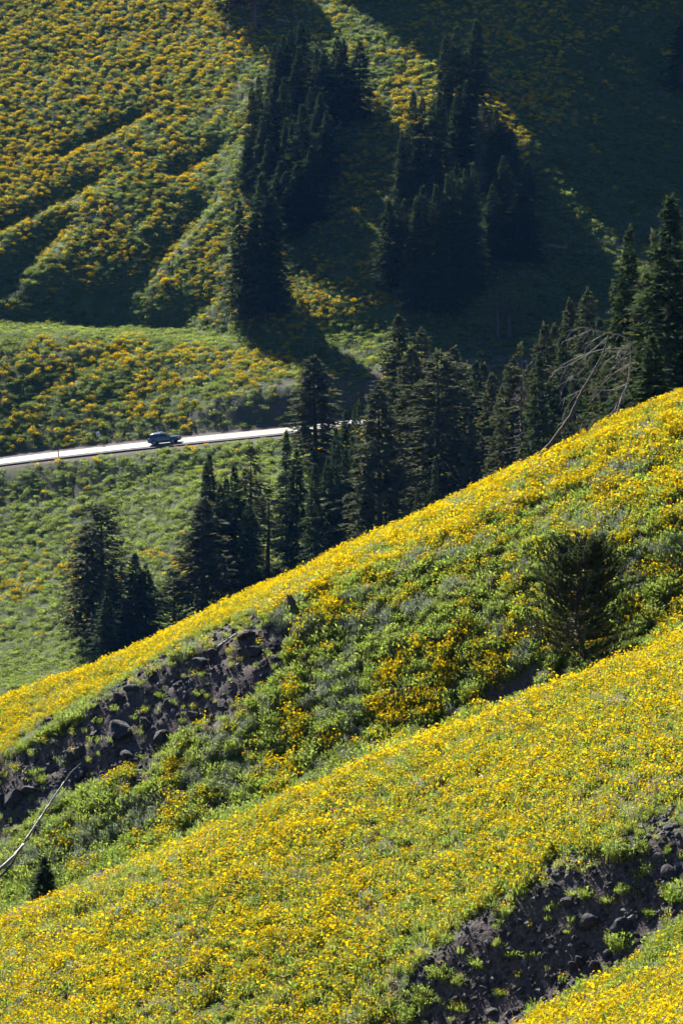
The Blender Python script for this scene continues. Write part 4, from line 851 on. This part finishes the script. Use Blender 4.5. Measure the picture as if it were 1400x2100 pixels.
def rock(px, py, w, h, label, r0, pale=False, group=None, name='rock'):
    f = hit(px, py + h * 0.35, r0); r = math.hypot(f[0], f[1]); s_ = r / FPX
    o = ob(name, (PALE if pale else ROCKS)[rng.integers(3 if pale else 8)]); o.location = Vector(f) + Vector((0, 0, 0.12 * h * s_))
    o.scale = (w * s_ * .50, w * s_ * .48, h * s_ * .54); o.rotation_euler = (rng.normal(0.25, .3), rng.normal(0, .35), rng.uniform(0, 6.28))
    return tag(o, label, 'rock', group)
GO, GC = 'rocks of the ridge outcrop', 'rocks of the dark cutbank'
for px, py, w, h, lab in [
    (102,1478,30,22,'jagged black rock jutting into yellow flowers, top of three'), (84,1498,26,22,'jagged black rock jutting into yellow flowers, middle of three'), (88,1518,20,20,'jagged black rock jutting into yellow flowers, lowest of three'),
    (117,1504,20,16,'small black rock right of the jagged three'), (144,1543,42,44,'tall cracked rock face left of outcrop centre'), (164,1541,24,38,'narrow rock slab against right side of cracked face'),
    (246,1489,70,48,'largest dark rock face in the middle of ridge outcrop'), (300,1477,44,32,'dark ledge rock right above largest face'), (329,1504,48,38,'rounded dark rock right of largest face'), (261,1546,32,26,'dark rock below largest face'),
    (192,1503,26,24,'dark rock left of largest face'), (165,1582,44,28,'flat topped rock at tip of bleached trunk'), (27,1627,48,48,'big square boulder at left edge, middle of three'), (60,1614,36,36,'square boulder at left edge, right of three'),
    (2,1638,30,38,'square boulder at left edge, left of three'), (240,1429,32,24,'rock on upper outcrop edge, left of pair'), (272,1408,42,24,'rock on upper outcrop edge, right of pair'), (287,1571,16,10,'small rock at outcrop foot'),
    (519,1328,48,30,'big smooth dark boulder below the stump'), (590,1311,30,26,'rounded boulder right of the big smooth one'), (543,1359,28,22,'grey boulder below the big smooth one'), (508,1297,50,20,'wide rock ledge under bleached forked branch'),
    (365,1331,18,14,'lone small rock at upper flower edge'), (315,1381,24,16,'rock at flower edge above outcrop, larger'), (336,1376,14,12,'rock at flower edge above outcrop, smaller'), (250,1394,18,16,'dark knob of rock at the flower edge'),
    (408,1358,50,30,'broad bare rock ledge in upper outcrop'), (438,1337,32,20,'rock just above broad bare ledge'), (679,1268,20,18,'rock among flowers right of the stump'), (561,1257,18,14,'small rock left of the stump, nearer'), (537,1267,14,11,'small rock left of the stump, farther'),
    (675,1190,30,18,'dark rock lying on the flowery crest right of the stump'), (1237,885,30,18,'grey rock beside the fallen tree on the crest'), (1073,960,12,8,'tiny rock left of the fallen tree base'), (455,1440,40,24,'soil stained rock low in right outcrop'),
    (395,1462,30,22,'dark rock low in the outcrop, left of soil stained one'), (350,1440,34,24,'dark rock in the upper middle outcrop')]:
    rock(px, py, w, h, lab, 97.5, group=GO)
for px, py, w, h, pale, lab in [
    (1279,1892,60,56,0,'largest round boulder on the dark cutbank'), (1222,1977,34,48,0,'upright rock in row at cutbank foot, right one'), (1193,1967,26,40,0,'upright rock in row at cutbank foot, middle one'), (1171,1979,26,42,0,'upright rock in row at cutbank foot, left one'),
    (1248,1953,26,22,0,'grey rock above row at cutbank foot'), (1348,1752,22,17,1,'pale stone high on right cutbank'), (1203,1818,28,18,0,'dark rock under upper cutbank edge, right one'), (1166,1848,38,26,0,'dark rock under upper cutbank edge, left one'),
    (1043,1918,18,20,0,'dark pointed rock alone in left cutbank'), (995,2018,36,26,0,'dark rock in lower left cutbank'), (1194,1937,28,16,0,'flat stone above row at cutbank foot'), (1010,2072,34,18,0,'flat dark rock near bottom edge of cutbank'),
    (1058,2026,20,14,0,'small dark rock in lower middle cutbank'), (1097,2048,16,11,1,'pale flat stone in lower cutbank'), (1062,2003,14,9,1,'pale flat stone in middle cutbank'), (1346,1921,12,14,1,'pale stone at right cutbank foot by the bushes'),
    (1147,2022,18,14,0,'small dark rock below row of uprights'), (936,2049,24,17,0,'dark rock at lower left end of cutbank'), (957,2088,18,12,0,'small rock at bottom edge left of cutbank'), (891,2019,14,10,0,'small rock at far left end of cutbank'),
    (1378,1782,54,32,0,'broad rock at right edge of cutbank'), (1212,1884,52,30,0,'rough rocky lump left of largest boulder'), (1120,1960,26,18,0,'dark rock in the middle of the cutbank'), (1100,1900,20,14,0,'dark rock under middle cutbank edge'), (1310,1830,26,18,0,'dark rock above largest boulder')]:
    rock(px, py, w, h, lab, 64.6, bool(pale), GC)

# loose gravel and small stones, too many to count
proto_st = []
for k in range(4): o = bpy.data.objects.new(f'stone_{k}', rock_mesh(80 + k, 'stone' if k == 0 else 'rock', 7, 1)); proto_st.append(o)
PROTO['stone'] = proto_st
def gravel(name, label, n, u0, u1, r0, r1, smin, smax, th=0.45):
    x, y, z, r, px, py, ba = sample(n, u0, u1, r0, r1); keep = ba > th
    sc = smin + (smax - smin) * rng.random(n) ** 8
    o = scatter(name, label, 'gravel', ['stone'], np.stack([x, y, z], -1)[keep], sc[keep], rng.integers(0, 4, n)[keep]); return o
gravel('bank_gravel', 'loose dark gravel covering the near cutbank', 20000, 500, 1540, 63.5, 71, 0.006, 0.12)
gravel('outcrop_gravel', 'loose dark gravel between rocks of the ridge outcrop', 20000, -140, 760, 99, 111, 0.008, 0.14)
# bushes along the little gully and tufts on the bare banks
def patch(name, label, cat, keys, spots, r0):
    P_, S_, I_ = [], [], []; st = starts(keys)
    for (px, py, sp, n, s0, key) in spots:
        for _ in range(n):
            f = hit(px + rng.normal(0, sp), py + rng.normal(0, sp * 0.6), r0); P_.append(f); S_.append(s0 * rng.uniform(0.7, 1.3)); I_.append(st[key][0] + rng.integers(st[key][1]))
    return scatter(name, label, cat, keys, np.array(P_), np.array(S_), np.array(I_))
patch('gully_bushes', 'bright green leafy bushes along the gully at lower right', 'bushes', ['g_bush', 'h_red', 'b_leafy', 'a_grass'],
    [(1395,1935,16,16,.55,'g_bush'),(1370,1955,16,16,.55,'g_bush'),(1340,1980,14,16,.55,'g_bush'),(1310,2005,14,14,.55,'g_bush'),(1285,2030,12,14,.55,'g_bush'),(1262,2045,10,10,.55,'g_bush'),(1210,2045,8,12,.55,'g_bush'),(1205,2060,10,6,.8,'b_leafy'),(1170,2075,10,8,.6,'g_bush'),(1140,2085,10,8,.6,'g_bush'),(1105,2092,8,6,.6,'g_bush'),(1440,1910,20,20,.55,'g_bush'),(1200,2070,3,4,.8,'h_red'),
     (1380,1840,8,6,.6,'g_bush'),(1320,1745,8,6,.6,'b_leafy'),(1265,1760,10,7,.7,'g_bush'),(1315,1795,9,6,.6,'b_leafy'),(1278,1830,8,5,.6,'b_leafy'),(1195,1845,8,5,.6,'b_leafy'),(1135,1860,7,5,.5,'a_grass'),(1275,1945,8,6,.6,'g_bush'),(1055,1965,8,5,.5,'b_leafy'),(1020,1940,8,6,.5,'a_grass'),(980,1975,10,6,.5,'b_leafy'),(945,2010,12,8,.5,'a_grass'),(905,2000,12,10,.6,'b_leafy'),(930,2070,14,8,.5,'a_grass'),(870,2050,20,16,.6,'b_leafy'),(820,2080,22,18,.6,'b_leafy'),(1090,1965,8,5,.45,'a_grass'),(1170,1900,10,5,.45,'a_grass'),(1040,1880,9,6,.5,'b_leafy'),(1240,1850,8,5,.5,'a_grass'),(1330,1880,9,5,.5,'b_leafy')], 63)

# ------------------------------------------------------------------ roadside: snow pole and sign
M_['polem'] = plain('dark_pole', (0.05, 0.045, 0.05), 0.7); M_['signm'] = plain('sign_sheet', (0.72, 0.72, 0.75), 0.4, spec=0.5); M_['postm'] = plain('sign_post', (0.16, 0.15, 0.14), 0.8, var=0.2)
M_['ink'] = plain('sign_ink', (0.05, 0.05, 0.06), 0.6)
i = int(np.argmin(np.abs(proj(RC[:, 0] - RN[:, 0] * 4.6, RC[:, 1] - RN[:, 1] * 4.6, RC[:, 2])[0] - 119))); b0 = RC[i] - RN[i] * 4.6 + np.array([0, 0, 0.05])
e = empty('snow_pole', b0, 'thin dark snow pole at near edge of the road', 'pole'); e.rotation_euler = (0, math.radians(-5), 0)
mb = MB(); mb.tube([(0, 0, -0.4), (0, 0, 1.2), (0, 0, 2.45)], [0.075, 0.07, 0.06], 8); ob('shaft', mb.mesh('shaft', M_['polem'], True), e)
mb = MB(); mb.tube([(0, 0, 2.45), (0, 0, 2.5)], [0.065, 0.03], 8); ob('cap', mb.mesh('cap', M_['polem'], True), e)
i = int(np.argmin(np.abs(proj(RC[:, 0] + RN[:, 0] * 5.2, RC[:, 1] + RN[:, 1] * 5.2, RC[:, 2])[0] - 206))); b0 = RC[i] + RN[i] * 5.2
e = empty('road_sign', b0, 'small white rectangular road sign on post leaning above the road', 'sign'); e.rotation_euler = (0, math.radians(-12), math.radians(12))
mb = MB(); mb.box((0, 0.04, 0.85), (0.09, 0.06, 2.9)); ob('post', mb.mesh('post', M_['postm']), e)
mb = MB(); mb.box((0, 0, 1.90), (0.50, 0.02, 0.76)); pl = ob('sign_plate', mb.mesh('sign_plate', M_['signm']), e)
for bx in [(-0.10, 1.88, 0.10, 0.16), (0.08, 1.88, 0.09, 0.16), (-0.10, 1.64, 0.09, 0.13), (0.08, 1.66, 0.08, 0.08)]:
    mb = MB(); mb.box((bx[0], -0.013, bx[1]), (bx[2], 0.004, bx[3])); ob('mark', mb.mesh('mark', M_['ink']), pl)

# ------------------------------------------------------------------ the car
M_['carpaint'] = plain('slate_car_paint', (0.075, 0.125, 0.20), 0.25, metal=0.45, spec=0.6); M_['carglass'] = plain('car_glass', (0.015, 0.02, 0.025), 0.08, spec=0.9)
M_['tyre'] = plain('tyre_rubber', (0.02, 0.02, 0.022), 0.85); M_['alloy'] = plain('alloy_rim', (0.50, 0.50, 0.52), 0.35, metal=0.8); M_['trim'] = plain('black_trim', (0.025, 0.025, 0.028), 0.6)
M_['lamp'] = plain('headlamp_glass', (0.75, 0.77, 0.8), 0.1, spec=0.8); M_['tail'] = plain('tail_lamp_red', (0.45, 0.02, 0.02), 0.2, spec=0.7); M_['chrome'] = plain('bright_trim', (0.6, 0.6, 0.62), 0.2, metal=1.0)
def build_car():
    k = int(np.argmin(np.abs(proj(RC[:, 0] - RN[:, 0] * 1.5, RC[:, 1] - RN[:, 1] * 1.5, RC[:, 2])[0] - 338))); c = RC[k] - RN[k] * 1.5; c[2] += 0.162
    e = empty('parked_car', c, 'dark slate sport utility car driving on the bright mountain road', 'car'); e.name = 'car'
    X = Vector(RT[k]); Y = Vector(RN[k]); Z = X.cross(Y); R = Matrix((X, Y, Z)).transposed(); e.rotation_euler = R.to_euler()
    mb = MB(); S = [(-2.36, .52, .92, .78), (-2.28, .40, 1.02, .88), (-1.95, .32, 1.07, .94), (-1.0, .28, 1.07, .955), (0, .28, 1.06, .955), (.9, .28, 1.05, .95), (1.3, .29, 1.03, .94), (1.9, .31, .98, .92), (2.22, .36, .90, .86), (2.38, .45, .76, .74), (2.42, .5, .68, .62)]
    rows = []
    for (x, zb, zt, w) in S:
        half = [(w * .90, zb), (w * .985, zb + .12), (w, zb + (zt - zb) * .55), (w * .965, zt - .06), (w * .90, zt), (w * .5, zt + .035)]
        rows.append([(x, -y, z) for y, z in half] + [(x, y, z) for y, z in reversed(half)])
    v = np.array(rows); n = v.shape[1]; f = []
    for a in range(len(S) - 1):
        for q in range(n): q2 = (q + 1) % n; f.append((a * n + q, (a + 1) * n + q, (a + 1) * n + q2, a * n + q2))
    f += [tuple(range(n)), tuple((len(S) - 1) * n + q for q in reversed(range(n)))]
    mb.add(v, f); body = ob('body', mb.mesh('body', M_['carpaint'], True), e)
    LV = [(1.03, -2.26, 1.18, .90), (1.10, -2.24, 1.08, .885), (1.33, -2.13, .64, .82), (1.53, -1.98, .26, .75), (1.62, -1.84, .06, .69), (1.68, -1.45, -.35, .50)]
    def ring(z, xr, xf, w):
        o = []
        for t in np.linspace(0, 6.283, 29)[:-1]:
            cx, sy = math.cos(t), math.sin(t); px_ = abs(cx) ** .35 * (1 if cx > 0 else -1); py_ = abs(sy) ** .35 * (1 if sy > 0 else -1)
            o.append(((xf + xr) / 2 + px_ * (xf - xr) / 2, py_ * w, z))
        return o
    mb = MB(); v = [p for l in LV for p in ring(*l)]; f = []
    for a in range(len(LV) - 1):
        for q in range(28): q2 = (q + 1) % 28; f.append((a * 28 + q, a * 28 + q2, (a + 1) * 28 + q2, (a + 1) * 28 + q))
    f.append(tuple((len(LV) - 1) * 28 + q for q in range(28))); mb.add(v, f); cab = ob('cabin', mb.mesh('cabin', M_['carpaint'], True), e)
    zs = [l[0] for l in LV]
    W_ = lambda z: float(np.interp(z, zs, [l[3] for l in LV])) + .012
    XF = lambda z: float(np.interp(z, zs, [l[2] for l in LV])) + .014; XR = lambda z: float(np.interp(z, zs, [l[1] for l in LV])) - .014
    def pane(name, pts): mb = MB(); mb.add(pts, [tuple(range(len(pts)))]); return ob(name, mb.mesh(name, M_['carglass']), cab)
    z0, z1 = 1.13, 1.52
    for sgn in (-1, 1):
        for xa, xb, xc, xd in [(-0.62, XF(z0) - .28, XF(z1) - .16, -0.60), (-1.42, -0.70, -0.68, -1.40), (XR(z0) + .26, -1.50, -1.48, XR(z1) + .20)]:
            pane('side_window', [(xa, sgn * W_(z0), z0), (xb, sgn * W_(z0), z0), (xc, sgn * W_(z1), z1), (xd, sgn * W_(z1), z1)])
        for wx in (1.42, -1.40):
            w = bpy.data.objects.new('wheel', None); COL.objects.link(w); w.parent = e; w.location = (wx, sgn * .86, .37)
            mb = MB(); th = np.arange(24) * 6.283 / 24; pr = [(.22, -.11), (.35, -.115), (.372, -.08), (.372, .08), (.35, .115), (.22, .11)]; vv = [(r_ * math.cos(t), y_, r_ * math.sin(t)) for r_, y_ in pr for t in th]
            mb.add(vv, [(a * 24 + q, a * 24 + (q + 1) % 24, (a + 1) * 24 + (q + 1) % 24, (a + 1) * 24 + q) for a in range(5) for q in range(24)]); ob('tyre', mb.mesh('tyre', M_['tyre'], True), w)
            mb = MB(); y1 = sgn * .10
            mb.tube([(0, y1 - sgn * .06, 0), (0, y1, 0)], [.07, .06], 12)
            for q in range(5): t = q * 6.283 / 5; mb.box((.13 * math.cos(t), y1 - sgn * .02, .13 * math.sin(t)), (.22, .03, .075), Matrix.Rotation(-t, 3, 'Y'))
            t = np.arange(25) * 6.283 / 24; mb.tube(np.stack([.235 * np.cos(t), np.full(25, y1 - sgn * .01), .235 * np.sin(t)], -1), .028, 6, False); ob('rim', mb.mesh('rim', M_['alloy'], True), w)
            mb = MB(); t = np.linspace(-.25, 3.39, 18); mb.tube(np.stack([wx + .43 * np.cos(t), np.full(18, sgn * .935), .37 + .43 * np.sin(t)], -1), .045, 6); ob('wheel_arch', mb.mesh('wheel_arch', M_['trim'], True), body)
            mb = MB(); mb.tube([(wx, sgn * .70, .37), (wx, sgn * .945, .37)], [.415, .415], 24); ob('wheel_well', mb.mesh('wheel_well', M_['trim']), body)
        mb = MB(); mb.box((2.20, sgn * .66, .80), (.30, .26, .13), Matrix.Rotation(-sgn * .45, 3, 'Z')); ob('headlight', mb.mesh('headlight', M_['lamp']), e)
        mb = MB(); mb.box((-2.30, sgn * .76, .93), (.14, .2, .22)); ob('tail_light', mb.mesh('tail_light', M_['tail']), e)
        mb = MB(); mb.box((.78, sgn * 1.03, 1.10), (.14, .2, .14)); ob('side_mirror', mb.mesh('side_mirror', M_['carpaint']), e)
        mb = MB(); mb.tube([(-1.75, sgn * .60, 1.67), (-1.65, sgn * .60, 1.715), (-.25, sgn * .60, 1.715), (-.12, sgn * .60, 1.65)], .022, 6); ob('roof_rail', mb.mesh('roof_rail', M_['chrome'], True), e)
        mb = MB(); mb.box((0, sgn * .95, .34), (2.3, .05, .13)); ob('sill', mb.mesh('sill', M_['trim']), body)
        for xd in (-.66, .52): mb = MB(); mb.box((xd, sgn * .957, .72), (.012, .012, .60)); ob('door_seam', mb.mesh('door_seam', M_['trim']), body)
        for xd in (-.50, .34 - .8 + .36): mb = MB(); mb.box((xd if xd != -.50 else -.52, sgn * .965, .93), (.16, .03, .035)); ob('door_handle', mb.mesh('door_handle', M_['chrome']), body)
    pane('windscreen', [(XF(1.11), -.70, 1.11), (XF(1.11), .70, 1.11), (XF(1.56), .58, 1.56), (XF(1.56), -.58, 1.56)])
    pane('rear_window', [(XR(1.15), .66, 1.15), (XR(1.15), -.66, 1.15), (XR(1.55), -.56, 1.55), (XR(1.55), .56, 1.55)])
    mb = MB(); mb.box((2.37, 0, .66), (.09, .9, .17)); ob('grille', mb.mesh('grille', M_['trim']), e)
    mb = MB(); mb.box((2.33, 0, .44), (.16, 1.5, .16)); ob('front_bumper', mb.mesh('front_bumper', M_['trim']), e)
    mb = MB(); mb.box((-2.33, 0, .50), (.14, 1.55, .20)); ob('rear_bumper', mb.mesh('rear_bumper', M_['trim']), e)
build_car()

# ------------------------------------------------------------------ blue air over the valley
def haze():
    m, ns, ls = mat('valley_haze'); v = ns.new('ShaderNodeVolumePrincipled'); v.inputs['Color'].default_value = (0.13, 0.38, 1.0, 1); v.inputs['Density'].default_value = HAZE
    v.inputs['Anisotropy'].default_value = 0.2
    o = ns.new('ShaderNodeOutputMaterial'); ls.new(v.outputs[0], o.inputs['Volume'])
    z0, z1 = float(Zt.min()) - 3, float(Zt.max()) + 20; mb = MB(); R_ = 4400; mb.box((0, 1500, (z0 + z1) / 2), (2 * R_, 2 * R_, z1 - z0)); h = ob('haze', mb.mesh('haze', m)); tag(h, kind='stuff')
HAZE = 0.000026
haze()
#@@NEXT
